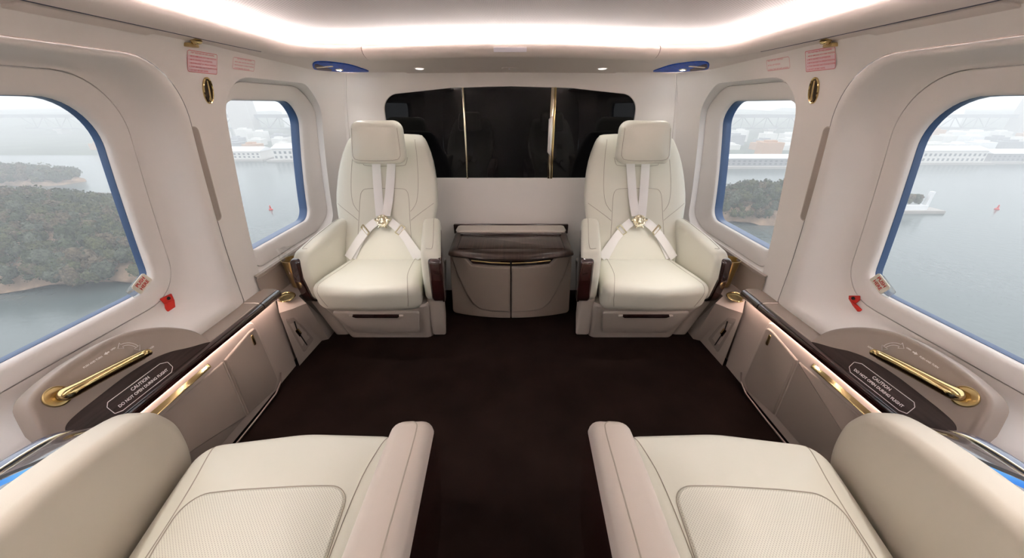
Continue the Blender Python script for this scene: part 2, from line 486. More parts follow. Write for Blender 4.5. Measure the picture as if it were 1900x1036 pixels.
def build_side(s):
    side_xf(s); nm = 'right' if s > 0 else 'left'
    outer = [(YR, .36), (YB-.002, .36), (YB-.002, 1.285), (YR, 1.285)]
    wall = M().add(panel(outer, [door_out, sm_out], .045, lambda y, z: lin(y, z), flip=True), LINING)
    # soft recess around the rear window
    c = (1.68, .83); N = 264
    A = by_angle(sm_out, c, N); B = by_angle(sm_seam, c, N)
    lp = lambda l, off: [lin(y, z, off) for y, z in l]
    mx = lambda t: [(lerp(a[0], b[0], t), lerp(a[1], b[1], t)) for a, b in zip(A, B)]
    wall.add(loft(list(reversed([lp(A, 0), lp(mx(.06), .003), lp(mx(.2), .013), lp(mx(.4), .030), lp(mx(.6), .045), lp(mx(.8), .054), lp(B, .057), lp(B, .07)]))), LINING)
    # hull skin closing the space behind the lining
    wall.add(panel([(YR-.02, -.02), (YB+.02, -.02), (YB+.02, 1.40), (YR-.02, 1.40)], [inset(ccw(door_open), .0034), inset(ccw(sm_open), .0034)], .06, lambda y, z: (XW(min(z, 1.2))+.112+max(0, z-1.2)*.2, y, z), flip=True), SKIN)
    # lower side below the ledge
    wall.add(panel([(YR, 0), (1.305, 0), (1.305, .37), (YR, .37)], [], .12, lambda y, z: (1.012-.02*z, y, z), flip=True), TAUPE_L)
    tag(wall.build('wall_' + nm), '%s cabin side lining in cream with a pillar between its two windows' % nm, 'wall', kind='structure')
    # sliding door lining with deep window reveal
    d = thing('door_%d' % (1 if s < 0 else 2), 'cream sliding door lining around the large %s window' % nm, 'door', (XW(.8), .4, .397), kind='structure')
    c = (.42, .86); A = by_angle(inset(ccw(door_out), .0016), c, 264); B = by_angle(door_seam, c, 264)
    mx = lambda t: [(lerp(a[0], b[0], t), lerp(a[1], b[1], t)) for a, b in zip(A, B)]
    prof = [(0, .012), (0, .001), (.02, -.001), (.08, -.005), (.18, -.009), (.28, -.009), (.36, -.003), (.44, .010), (.53, .029), (.62, .048), (.71, .064), (.80, .076), (.90, .083), (1, .085), (1, .10)]
    one('door_lining', loft(list(reversed([lp(mx(t), o) for t, o in prof]))), LINING, d, sharp=50)
    one('door_gasket', tube([lin(y, z, .013) for y, z in inset(by_angle(ccw(door_out), c, 200), .0008)], .006, 6, closed=True), GASKET, d)
    # slot handle at the door edge
    sl = rrect(1.186, .735, 1.222, 1.04, .016, 8)
    one('handle_rim', loft([[lin(y, z, -.0008) for y, z in ccw(sl)], [lin(y, z, -.002) for y, z in inset(ccw(sl), .002)], [lin(y, z, -.0012) for y, z in inset(ccw(sl), .004)]]), TAUPE_L, d)
    one('grip_recess', slab(inset(ccw(sl), .003), .0012, .0004, frame_wall(), 2), TAUPE, d)
    window(1 if s < 0 else 2, '%s door window with wide cream frame and blue inner edge' % nm, door_seam, door_open, .085, .094, (.42, .86))
    window(3 if s < 0 else 4, 'small %s window behind the pillar beside the rear armchair' % nm, sm_seam, sm_open, .058, .073, (1.68, .83))

def frame_wall():
    return lambda y, z, h=0: V(lin(y, z, -h))

build_side(-1); build_side(1)
set_xf()

# floor
fl = M().add(([(-1.17, YR, 0), (1.17, YR, 0), (1.17, YB+.02, 0), (-1.17, YB+.02, 0)], [[0, 1, 2, 3]]), CARPET)
tag(fl.build('floor'), 'dark brown cabin carpet', 'floor', kind='structure')
# bulkhead with its opening
win = rpoly([(-.672, .724), (.662, .724), (.660, 1.148), (.30, 1.182), (-.005, 1.189), (-.31, 1.182), (-.670, 1.148)], [.02, .02, .085, 0, 0, 0, .085], 12)
bk = M().add(panel([(-.925, .0), (.925, .0), (.925, 1.275), (-.925, 1.275)], [win], .06, lambda x, z: (x, YB, z)), LINING)
wl = ccw(win)
bk.add(loft([[(x, YB, z) for x, z in wl], [(x, YB+.002, z) for x, z in inset(wl, .002)], [(x, YB+.012, z) for x, z in inset(wl, .002)]]), LINING)
for s in (-1, 1):
    bk.add(tube(catmull([(s*.838, YB-.001, 1.24), (s*.862, YB-.001, 1.1), (s*.885, YB-.001, .9), (s*.90, YB-.001, .7), (s*.905, YB-.001, .5)], 8), .0035, 6), LINING)
tag(bk.build('wall_front'), 'pale cabin partition behind the two far armchairs', 'wall', kind='structure')
pw = thing('window_5', 'wide dark tinted partition window between the far headrests', 'window', (0, YB+.008, .724), kind='structure')
one('window_pane', panel(inset(wl, .001), [], .2, lambda x, z: (x, YB+.010, z)), BLACKGLASS, pw)
one('sliding_rail', box(-.2515, YB-.006, .724, -.2425, YB+.010, 1.181, .001), GOLD_P, pw, label='thin gold rail left of centre')
br = M().add(box(.208, YB-.006, .724, .2240, YB+.010, 1.182, .001), GOLD_P).add(box(.2250, YB-.008, .724, .2350, YB+.010, 1.182, .001), GOLD).build('latch_rail', pw, label='wide gold rail right of centre')
one('pull_latch', slab(rpoly([(.200, .868), (.2185, .848), (.2185, 1.052), (.200, 1.032)], .002, 3), .022, .003, frame((0, YB-.008, 0), (1, 0, 0), (0, 0, 1), (0, -1, 0)), 3), mat('satin_white_metal', (.80, .76, .74), .3, .6), br, label='pale grey pull latch')
# rear bulkhead behind the camera
rb = M().add(([(1.03, YR, 0), (-1.03, YR, 0), (-1.03, YR, 1.37), (1.03, YR, 1.37)], [[0, 1, 2, 3]]), LINING)
tag(rb.build('wall_rear'), 'cream rear partition of the cabin', 'wall', kind='structure')
# headlining
cl = M().add(loft([[(x, y, interp([(0, 1.352), (.62, 1.352), (.80, 1.350), (.9, 1.345), (.965, 1.325), (.975, 1.26)], abs(x))) for x in [-.975, -.97, -.95, -.92, -.88, -.8, -.7, -.6, 0, .6, .7, .8, .88, .92, .95, .97, .975]] for y in (YR, 0, 1, 1.5, 1.8, 2.0, YB+.02)], closed=False), CEIL)
cl.build('ceiling'); tag(bpy.data.objects['ceiling'], 'pale perforated headlining glowing along its edges', 'ceiling', kind='structure')

# soffit around the headlining: lip path L and wall path Q, right half then mirrored
HALF = [((.822, YR), (.962, YR)), ((.826, .4), (.962, .4)), ((.832, .9), (.962, .9)), ((.838, 1.25), (.962, 1.25)), ((.841, 1.45), (.962, 1.52)), ((.838, 1.56), (.955, 1.74)), ((.818, 1.625), (.945, 1.90)), ((.780, 1.66), (.90, 2.02)),
        ((.715, 1.678), (.76, 2.06)), ((.65, 1.682), (.64, 2.06)), ((.600, 1.676), (.525, 2.06))]
MID = [((.598, 1.674), (.523, 2.06)), ((.45, 1.645), (.40, 2.06)), ((.3, 1.612), (.27, 2.06)), ((.15, 1.588), (.13, 2.06)), ((0, 1.58), (0, 2.06))]
def dens(p, n=5):
    a = catmull([(q[0][0], q[0][1], 0) for q in p], n); b = catmull([(q[1][0], q[1][1], 0) for q in p], n)
    return list(zip(a, b))
def soffit_loops(path, drop=0):
    out = []
    for L, Q in path:
        D = (Q-L); W = D.length; d = D/W
        def at(o, z): q = L + d*o; return (q.x, q.y, z-drop)
        back = min(1, max(0, (L.y-1.3)/.4)); zq = lerp(1.262, 1.248, back)
        prof = [(.050, 1.300), (.030, 1.3135), (.012, 1.3165), (.003, 1.312), (.0, 1.304), (.003, 1.294), (.012, 1.284), (.028, 1.2755), (.05, 1.2705)]
        sh = lerp(0, 0.0, back)
        side = 1-back
        prof += [(.052, 1.2705+.005*side), (.056, 1.2715+.006*side), (W*.6, lerp(1.2705, zq, .6)+.004*side), (W, zq)]
        out.append([at(o, z) for o, z in prof])
    return out
for s in (-1, 1):
    side_xf(s); nm = 'right' if s > 0 else 'left'
    so = one('trim_%d' % (1 if s < 0 else 2), loft(soffit_loops(dens(HALF)), closed=False), SOFFIT, sharp=55)
    tag(so, 'padded beige soffit running along the %s ceiling edge' % nm, 'soffit', kind='structure')
    gp = [(L + (Q-L).normalized()*.0525) for L, Q in dens(HALF[:5])]
    one('soffit_groove', tube([(p.x, p.y, 1.2708) for p in gp], .0016, 6), GROOVE, so)
set_xf()
mid = MID + [((-a[0], a[1]), (-b[0], b[1])) for a, b in reversed(MID[:-1])]
ovf = loft(soffit_loops(dens(mid), .004), closed=False); OVB = bvh_of(ovf); SOB = bvh_of(loft(soffit_loops(dens(HALF)), closed=False))
ov = one('trim_3', ovf, SOFFIT, sharp=55)
tag(ov, 'bowed overhead panel above the dark partition window', 'soffit', kind='structure')
for s in (-1, 1):
    side_xf(s); sec = soffit_loops(dens(HALF)[-1:] , .001)[0]
    one('panel_seam', tube(catmull(sec, 3), .0018, 6), SEAMLINE, ov)
set_xf()
# LED strips hidden in the cove; the bright aft pair is added fill
def cove(name, path, label, mt=None):
    pts = [(L + (Q-L).normalized()*.055) for L, Q in path]
    v, f = tube([(p.x, p.y, 1.312) for p in pts], .006, 6)
    tag(one(name, (v, f), mt or LEDCOVE), label, 'strip light', 'cove strip lights')
for s in (-1, 1):
    side_xf(s); cove('cove_strip_light', dens([((.822, YR+.05), (.962, YR+.05)), ((.824, -.4), (.962, -.4)), ((.826, .45), (.962, .45))]), 'added unseen white fill strip in the %s ceiling cove behind the viewpoint' % ('right' if s > 0 else 'left'), LEDFILL)
    cove('cove_strip_light', dens([((.826, .47), (.962, .47))] + HALF[2:]), 'white glowing strip along the %s ceiling cove' % ('right' if s > 0 else 'left'))
set_xf(); cove('cove_strip_light', dens(mid), 'white glowing strip in the ceiling cove above the overhead panel')

# ------------------------------------------------------------------ sides: ledge, handle housing, lower panels
PL = math.hypot(.06, .147); PE = V((.06/PL, 0, .147/PL)); PN = V((-.147/PL, 0, .06/PL)); PO = V((.985, 0, .398))
def housing_frame(y, w, h=0): return PO + V((0, y, 0)) + PE*w + PN*h

def flat_text(body, size, y, w, lift, s, bold=0):
    """lettering on the housing plane that reads the right way from inside; canonical (mirrored later by s)"""
    sx = 1 if s < 0 else -1          # left wall reads away from the camera, right wall towards it
    v, f = text_vf(body, size, lambda a, b, h: housing_frame(y + sx*a, w + b, lift), bold)
    return v, f

def build_ledge(s):
    side_xf(s); nm = 'right' if s > 0 else 'left'
    # ledge top in taupe
    lt = M().add(loft([[(.9825, y, .392), (.9828, y, .4035), (.987, y, .4075), (1.00, y, .4085), (1.06, y, .4085), (1.06, y, .38)] for y in (YR+.01, 0, .93, 1.186)], closed=False), TAUPE)
    lt.add(loft([[(.9825, y, .392), (.9828, y, .4035), (.987, y, .4075), (1.00, y, .4085), (1.06, y, .4085), (1.06, y, .38)] for y in (1.190, 1.25, 1.306)], closed=False), TAUPE)
    lt.add(([(.9825, 1.306, .392), (.9828, 1.306, .4035), (.987, 1.306, .4075), (1.00, 1.306, .4085), (1.06, 1.306, .4085), (1.06, 1.306, .38)], [[0, 1, 2, 3, 4, 5]]), TAUPE)
    tag(lt.build('trim_%d' % (4 if s < 0 else 5)), 'taupe ledge top along the %s cabin side' % nm, 'ledge', kind='structure')
    # glossy wood nose
    wn = thing('ledge_rail', 'glossy dark wood rail with glowing underside along the %s ledge' % nm, 'rail', (.972, .6, .38), 'ledge rails')
    def nose(y0, y1, name):
        sec = [(.984, .376), (.9745, .376), (.9685, .379), (.966, .386), (.9665, .395), (.970, .4015), (.978, .4045), (.984, .4045)]
        one(name, loft([[(x, y, z) for x, z in sec] for y in (y0, y0+.001, y1-.001, y1)], closed=True, cap0=True, cap1=True), WOOD_R, wn)
    nose(YR+.01, 1.187, 'wood_rail'); nose(1.191, 1.302, 'wood_end')
    one('strip_light', box(.9815, -1.2, .3728, .9875, 1.298, .3758, .001), LEDDADO, wn)
    # handle housing on the door
    h = thing('door_handle', 'gold lever door handle in a taupe housing under the large %s window' % nm, 'door handle', (1.02, .75, .45), 'door handles')
    outl = [(.945, -.004), (.938, .040), (.918, .078), (.870, .122), (.812, .153), (.755, .168), (.66, .168), (.585, .155), (.558, .140), (.545, .115), (.52, .04), (.51, -.004)]
    oc = ccw([tuple(p)[:2] for p in catmull([(a, b, 0) for a, b in outl], 5)])
    c = (.72, .06); A = by_angle(oc, c, 120); 
    hl = lambda l, hh: [housing_frame(a, b, hh) for a, b in l]
    fb = [max(0, min(1, (b-.008)/.05)) for a, b in A]
    hr = lambda d, hh: [housing_frame(a, b0 if f < .02 else b, lerp(.0018, hh, f*f*(3-2*f))) for (a, b), (a0, b0), f in zip(inset(A, d) if d else A, A, fb)]
    one('housing', loft([hl(A, -.042), hr(0, .000), hr(.002, .0035), hr(.006, .0055), hr(.011, .0050), hr(.016, .0030), hr(.021, .002)], cap1=True), TAUPE, h, sharp=60)
    # dark wood inlay
    wi = [(.955, -.002), (.93, .012), (.88, .032), (.835, .053), (.785, .066), (.715, .0705), (.64, .067), (.595, .064), (.568, .058), (.556, .045), (.55, .02), (.548, -.002)]
    wc = [tuple(p)[:2] for p in catmull([(a, b, 0) for a, b in wi], 5)]
    pl = one('veneer_inlay', slab(wc, .0016, .0006, lambda a, b, hh=0: housing_frame(a, b, hh), 2, z0=.0022), WOOD_M, h, sharp=60)
    tx = M()
    sx = 1 if s < 0 else -1; yc = .722
    tx.add(flat_text('CAUTION', .0112, .722, .0335, .0044, s, .0003), WHITE)
    tx.add(flat_text('DO NOT OPEN DURING FLIGHT', .0096, .7225, .0195, .0044, s, .0003), WHITE)
    bx = rpoly([(.636, .012), (.652, .006), (.795, .006), (.808, .016), (.808, .036), (.790, .045), (.645, .045), (.636, .036)], .004, 4)
    bo = ccw(bx); tx.add(loft([hl(bo, .0043), hl(inset(bo, .0016), .0043)]), WHITE)
    tx.build('caution_lettering', pl, label='white caution lettering in an outlined box')
    # printed words and curved double arrow
    g = M(); lf = .0038
    g.add(flat_text('PUSH AND TURN', .0056, .690, .1405, lf, s, .0002), WHITE)
    g.add(flat_text('OPEN', .0046, .7405, .1420, lf, s, .0002), WHITE)
    g.add(flat_text('LOCKED', .0058, .802, .092, lf, s, .0002), WHITE)
    ar = [(.717, .1415), (.724, .1455), (.724, .143), (.730, .143), (.730, .140), (.724, .140), (.724, .1375)]
    g.add(([tuple(housing_frame(a, b, lf)) for a, b in ar], [[0, 1, 6], [2, 3, 4, 5]]), WHITE)
    cx, cy, R = .757, .113, .0255
    def arc(r, a0, a1, n=10): return [(cx + r*math.cos(math.radians(lerp(a0, a1, i/n))), cy + r*math.sin(math.radians(lerp(a0, a1, i/n)))) for i in range(n+1)]
    o_ = arc(R+.0032, 4, 84); i_ = arc(R-.0032, 84, 4)
    hd = lambda a, sgn: [(cx+(R+k)*math.cos(math.radians(a)) , cy+(R+k)*math.sin(math.radians(a))) for k in (.0085,)] + [(cx+R*math.cos(math.radians(a+sgn*26)), cy+R*math.sin(math.radians(a+sgn*26)))] + [(cx+(R-.0085)*math.cos(math.radians(a)), cy+(R-.0085)*math.sin(math.radians(a)))]
    shp = o_ + hd(84, 1) + i_ + hd(4, -1)
    g.add(tube([housing_frame(a, b, lf) for a, b in shp], .0007, 4, closed=True), WHITE)
    g.build('handle_lettering', h, label='white printed words and curved double arrow')
    # lever: boss, neck, grip
    lv = M()
    B = housing_frame(.596, .118, .0025)
    one('handle_dish', lathe([(.0, .001), (.021, .001), (.0225, .0038), (.024, .0025), (.024, -.006)], B, PN, 28), GOLD_S, h)
    p = catmull([housing_frame(.598, .116, -.004), housing_frame(.599, .1155, .014), housing_frame(.604, .114, .025), housing_frame(.618, .112, .0305), housing_frame(.66, .107, .031), housing_frame(.72, .099, .030), housing_frame(.757, .0935, .029)], 6)
    rad = [interp([(0, .013), (.25, .0155), (.45, .0145), (1, .0118)], i/(len(p)-1)) for i in range(len(p))]
    lv.add(tube(p, rad, 18), GOLD)
    q = [housing_frame(.7565, .0936, .029), housing_frame(.7585, .0933, .029), housing_frame(.7595, .0931, .029), housing_frame(.776, .091, .0285), housing_frame(.778, .0908, .0284)]
    lv.add(tube(q, [.0098, .0098, .0105, .0100, .0085], 16), GOLD)
    lv.build('lever', h)
    # lower side cabinet with two leather doors
    cb = thing('side_cabinet', 'low taupe leather cabinet with two flush doors under the %s ledge' % nm, 'cabinet', (1.0, .7, 0), 'side cabinets')
    cf = lambda a, b, hh=0: V((1.008-.02*b-hh, a, b))
    body = [(.18, .012), (1.145, .012), (1.168, .05), (1.150, .30), (1.138, .352), (1.11, .366), (.18, .366)]
    one('body', slab(rpoly(body, [0, .02, .03, .03, .02, .02, 0], 6), .012, .006, cf, 3), TAUPE_L, cb)
    d1 = rpoly([(.963, .052), (1.115, .026), (1.152, .055), (1.134, .335), (1.10, .335), (.963, .312)], [.004, .02, .02, .03, .03, .004], 6)
    dd = one('door', slab(d1, .018, .006, cf, 3), TAUPE, cb)
    one('door_catch', slab(rrect(1.096, .272, 1.108, .318, .005, 4), .0205, .001, cf, 2), GOLD_S, dd, label='small gold slot catch')
    d2 = rpoly([(.30, .06), (.957, .053), (.957, .312), (.30, .312)], .004, 4)
    one('door', slab(d2, .0165, .006, cf, 3), TAUPE, cb)
    one('kick_rail', tube([(.984, .2, .012), (.984, 1.0, .012), (.985, 1.11, .016), (.988, 1.16, .035), (.989, 1.178, .07)], .0035, 8), KICK, cb, label='slim metal kick rail')
    pu = slab(rpoly([(.672, .330), (.905, .332), (.912, .347), (.905, .362), (.672, .362)], .006, 5), .031, .004, cf, 3)
    pu = ([(x + .022*(z-.33)/.03, y, z) for x, y, z in pu[0]], pu[1])
    pu = ([(x + (.017*(z-.322)/.04), y, z) for x, y, z in pu[0]], pu[1])
    one('pull', pu, GOLD, cb, label='long gold pull under the ledge')

for s in (-1, 1): build_ledge(s)
set_xf()
# ------------------------------------------------------------------ armchairs (local: facing -y, outboard +x, floor z=0)
BACK_HW = [(.37, .205), (.45, .218), (.55, .240), (.64, .256), (.70, .257), (.80, .245), (.87, .227), (.92, .206), (.945, .192), (.958, .178)]
RECL = [.50]
def back_front(z): return .015 + RECL[0]*(z-.40)

def armchair(place, flip, loc, label, group, near):
    set_xf(place, flip); RECL[0] = .78 if near else .50
    t = thing('armchair', label, 'armchair', loc, group)
    # --- base
    bs = M()
    secs = []
    for z, hw, yf in [(0, .222, -.075), (.012, .226, -.080), (.10, .232, -.118), (.20, .242, -.170), (.262, .248, -.205), (.275, .245, -.203)]:
        secs.append([(x, y, z) for x, y in ccw(rrect(-hw, yf, hw, .36, .035, 6))])
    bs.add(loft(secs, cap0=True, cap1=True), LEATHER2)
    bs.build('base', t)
    bf = frame((0, -.080, .012), (1, 0, 0), (0, -.125/.2795, .25/.2795), (0, -.25/.2795, -.125/.2795))   # sloping base front
    fp = one('footrest_panel', slab(rpoly([(-.165, .055), (.165, .055), (.205, .250), (-.205, .250)], [.02, .02, .012, .012], 5), .012, .005, bf, 3), LEATHER2, t)
    one('footrest_handle', slab(rpoly([(-.110, .205), (.110, .205), (.135, .236), (-.135, .236)], [.015, .015, .006, .006], 5), .021, .004, bf, 3), LEATHER2, fp)
    one('handle_inlay', slab(rpoly([(-.098, .222), (.098, .222), (.118, .237), (-.118, .237)], .004, 4), .0235, .001, bf, 2), WOOD_R, fp, label='dark wood inlay with gold edge')
    # --- cushion
    cl2 = rpoly([(-.240, -.292), (0, -.318), (.240, -.292), (.197, .07), (-.197, .07)], [.06, .3, .06, .03, .03], 7)
    def sag(x, y, z):
        tt = max(0, min(1, (z-.27)/.14)); fall = max(0, (-y-.16)/.16)
        return (x, y + (1-tt)*fall*.055, z - tt*.045*(y+.10) - tt*fall**2*.016)
    cv = fluffed(slab(cl2, .150, .048, frame((0, 0, .262), (1, 0, 0), (0, 1, 0), (0, 0, 1)), 6, both=True, crown=.014, grid=.02, dome=.17), sag)
    cm = M().add(cv, LEATHER); cb = bvh_of(cv)
    for sx in (-1, 1):
        p, _ = drape(cb, [(sx*.150, .05, .6), (sx*.158, -.08, .6), (sx*.168, -.17, .6), (sx*.182, -.232, .6), (sx*.190, -.262, .6), (sx*.193, -.28, .6)], (0, 0, -1), .0002, 5)
        q, _ = drape(cb, [(sx*.193, -.6, .385), (sx*.188, -.6, .345), (sx*.178, -.6, .30)], (0, 1, 0), .0002, 5)
        cm.add(tube(p+q, .0011, 5), SEAM)
    cu = cm.build('seat_cushion', t, sharp=60)
    if near:
        pp = rpoly([(-.150, -.146), (.158, -.146), (.150, -.06), (.128, .06), (-.150, .06)], [.035, .06, .05, .02, .02], 8)
        pv = slab(pp, .0055, .004, frame((0, 0, 0), (1, 0, 0), (0, 1, 0), (0, 0, 1)), 3, grid=.012)
        pv = ([(x, y, (cb.ray_cast(V((x, y, .7)), V((0, 0, -1)))[0] or V((0, 0, .40))).z + z - .0035) for x, y, z in pv[0]], pv[1])
        pb = one('perforated_panel', pv, PERF, cu, sharp=60, label='perforated leather centre panel')
        ip = ccw(pp); p, _ = drape(cb, [(x, y, .7) for x, y in densify(inset(ip, -.0012), .01)], (0, 0, -1), .0006, 1, False)
        one('piping', tube(p, .0011, 5, closed=True), SEAM, cu)
    # --- backrest
    secs = []; N = 56
    for z in [.37, .40, .45, .5, .55, .6, .65, .7, .75, .8, .84, .88, .91, .93, .945, .955, .960]:
        hw = sinterp(BACK_HW, z); yf = back_front(z); th = lerp(.125, .085, (z-.37)/.6)
        if z > .94: yf += (z-.94)*.9; th -= (z-.94)*1.6
        l = []
        for k in range(N):
            a = 2*PI*k/N; c, s_ = math.cos(a), math.sin(a)
            x = hw*math.copysign(abs(c)**.45, c); y = th/2*math.copysign(abs(s_)**.62, s_)
            l.append((x, yf + th/2 + y, z))
        secs.append(l)
    top = secs[-1]; cx = 0; cy = sum(p[1] for p in top)/N
    for k, (sc, dz) in enumerate([(.9, .004), (.6, .007), (.25, .008)]): secs.append([(p[0]*sc, cy+(p[1]-cy)*sc, .960+dz) for p in top])
    bv = loft(secs, cap0=True, cap1=True); bb = bvh_of(bv)
    bm_ = M().add(bv, LEATHER)
    def seam(pts, r=.0011, n=6): 
        p, _ = drape(bb, [(x, -.5, z) for x, z in pts], (0, 1, 0), .0002, n); bm_.add(tube(p, r, 5), SEAM)
    seam([(-.142, .415), (-.134, .50), (-.127, .60), (-.122, .68), (-.112, .713), (-.085, .724), (0, .726), (.085, .724), (.112, .713), (.122, .68), (.127, .60), (.134, .50), (.142, .415)])
    for sx in (-1, 1):
        seam([(sx*.150, .945), (sx*.160, .88), (sx*.167, .80), (sx*.168, .72), (sx*.160, .665), (sx*.145, .638), (sx*.130, .622)])
        seam([(sx*.243, .655), (sx*.200, .628), (sx*.160, .602), (sx*.132, .582)])
    seam([(-.115, .865), (-.108, .838), (-.09, .828), (0, .826), (.09, .828), (.108, .838), (.115, .865)])
    bk = bm_.build('backrest', t, sharp=60)
    # --- headrest
    hl = rpoly([(-.130, .848), (.130, .848), (.118, 1.036), (-.118, 1.036)], [.034, .034, .046, .046], 8)
    hf = lambda x, z, h=0: V((x, back_front(.85) - .045 + .22*(z-.85) + .035*(x/.13)**2*.4 - h, z))
    hv = slab(hl, .074, .026, hf, 6, both=True, crown=.012, grid=.012, dome=.07)
    hm = M().add(hv, LEATHER); hb = bvh_of(hv)
    for pts in ([(-.104, 1.022), (-.112, .905), (-.108, .880), (-.088, .868), (0, .865), (.088, .868), (.108, .880), (.112, .905), (.104, 1.022)],):
        p, _ = drape(hb, [(x, -.5, z) for x, z in pts], (0, 1, 0), .0002, 6); hm.add(tube(p, .001, 5), SEAM)
    hm.build('headrest', t, sharp=60)
    # --- arms
    def arm(side, w, prof, nm, veneer=True, skirt=True, lm=None):
        par = near and side < 0          # the near inboard arm runs parallel to the aisle
        sp = lambda x, y: side*(x - .008 if par else x + .17*(-y-.2))
        fr = lambda a, b, h=0: V((sp(.243 + h, a), a, b))
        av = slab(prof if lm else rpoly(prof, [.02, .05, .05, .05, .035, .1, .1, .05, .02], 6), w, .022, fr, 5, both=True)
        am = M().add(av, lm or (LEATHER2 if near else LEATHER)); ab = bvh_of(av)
        k = (.93 if lm else .60)*w
        pts = [(-.168, w*.28), (-.172, w*.5), (-.160, k), (-.09, k+.004), (.02, k+.004), (.15, k+.004)]
        if near: pts = [(-.212, w*.10), (-.208, w*.40), (-.194, w*.62), (-.17, w*.70), (-.08, w*.72), (.02, w*.72), (.15, w*.72)]
        p, _ = drape(ab, [(sp(.243+o, y), y, .9) for y, o in pts], (0, 0, -1), .0003, 6)
        if not lm: am.add(tube(p, .0012, 5), SEAM)
        ao = am.build(nm, t, sharp=60)
        if veneer:
            vp = rpoly([(-.146-dy, .260), (-.206-dy, .303), (-.226-dy, .41), (-.219-dy, .507), (-.06, .527), (.12, .548), (.12, .36), (-.04, .270)], [.02, .05, .05, .02, .03, .02, .06, .05], 6)
            fr2 = lambda a, b, h=0: V((sp(.243 + w*.36 + h, a), a+(.006 if near else -.009), b - (.012 if near else 0)))
            one('veneer_panel', slab(vp, w*.64+(.0015 if near else .004), .014, fr2, 5, both=True), WOOD_R, ao, label='glossy dark wood side panel')
        if skirt:
            fr3 = lambda a, b, h=0: V((sp(.246 + h, a), a, b))
            one('arm_skirt', slab(rpoly([(-.185, .290), (.15, .40), (.15, .005), (-.055, .005), (-.080, .02)], [.015, .02, .01, .015, .03], 5), w*(.78 if side < 0 else .92), .012, fr3, 4, both=True), LEATHER2, t)
        return ao
    dy = .006 if near else 0
    prof = [(-.150-dy, .268), (-.205-dy, .31), (-.226-dy, .42), (-.220-dy, .50), (-.190-dy, .534), (-.08, .558), (.05, .580), (.17, .592), (.17, .268)]
    arm(-1, .080 if near else .088, prof, 'inboard_armrest')
    if not near:
        arm(1, .066, prof, 'outboard_armrest')
    else:
        big = [(-.215, .285), (-.275, .36), (-.290, .44), (-.275, .50), (-.235, .545), (-.10, .585), (.08, .612), (.20, .618), (.20, .285)]
        big = [tuple(p)[:2] for p in catmull([(a, b, 0) for a, b in big[:-1]], 6)] + [big[-1]]
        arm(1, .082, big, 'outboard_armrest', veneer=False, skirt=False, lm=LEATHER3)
    # --- harness
    def strap(pts, w, lift, nm='shoulder_strap', parent=t):
        p, n = drape(bb, [(x, -.5, z) for x, z in pts], (0, 1, 0), 0, 6)
        q = []
        for i, (a, m) in enumerate(zip(p, n)):
            q.append(a + V((0, -1, .2))*interp(lift, i/(len(p)-1)))
        return one(nm, ribbon(q, V((0, -1, .5)), w, .0022), STRAP, parent)
    strap([(-.038, .870), (-.034, .80), (-.027, .70), (-.020, .640), (-.014, .604)], .043, [(0, .004), (.5, .008), (1, .020)])
    strap([(.042, .870), (.037, .80), (.028, .70), (.020, .640), (.014, .604)], .043, [(0, .004), (.5, .008), (1, .020)])
    bz = .585; bc = V((0, back_front(bz)-.022, bz)); ba = V((0, -1, .45)).normalized()
    ro = M()
    ro.add(lathe([(0, 0), (.026, 0), (.030, .004), (.030, .010), (.026, .014), (.021, .0145), (.0195, .012), (.016, .012), (.0145, .0155), (.008, .018), (0, .0185)], bc, ba, 32), GOLD_P)
    ux = V((1, 0, 0)); uy = ba.cross(ux)
    for k in range(8):
        a = 2*PI*k/8+.2; c = bc + ux*(.0245*math.cos(a)) + uy*(.0245*math.sin(a)) + ba*.011
        ro.add(lathe([(0, 0), (.0055, 0), (.005, .004), (0, .0055)], c, ba, 10), GOLD_P)
    for a in (62, 118, 190, 350):
        r = math.radians(a); c = bc + ux*(.031*math.cos(r)) - uy*(.031*math.sin(r))
        ro.add(tube([bc + (c-bc)*.7 + ba*.005, c + ba*.006, c + (c-bc)*.25 + ba*.006], .006, 8), GOLD_P)
    ro.build('harness_buckle', t, label='round gold harness buckle')
    for sx in (-1, 1):
        hip = (sx*.15, .465) if near else (sx*.182, .412)
        s_ = strap([(sx*.036, .578), (sx*.075, .548), (sx*.125, .490), hip], .040, [(0, .020), (.4, .020), (1, .012)], 'lap_strap')
        if not near: strap([(sx*.085, .535), (sx*.120, .485), (sx*.160, .412)], .034, [(0, .006), (.5, .010), (1, .004)], 'strap_tail', s_)
        c, n = drape(bb, [(sx*.085, -.5, .537), (sx*.087, -.5, .535)], (0, 1, 0), .022, 1)
        c = c[0]; dr = V((sx*.5, .28, -.56)).normalized(); fa = V((0, -1, .45)).normalized(); wd = dr.cross(fa).normalized(); fa = wd.cross(dr)
        fr = frame(c, wd, dr, fa)
        ad = M()
        for d in (-.011, .011): ad.add(slab(rrect(-.025, d-.003, .025, d+.003, .002, 3), .006, .0015, fr, 2), GOLD_P)
        for d in (-.024, .024): ad.add(slab(rrect(d-.003, -.013, d+.003, .013, .002, 3), .0055, .0015, fr, 2), GOLD_P)
        ad.build('strap_adjuster', s_, label='gold strap adjuster')
    return t

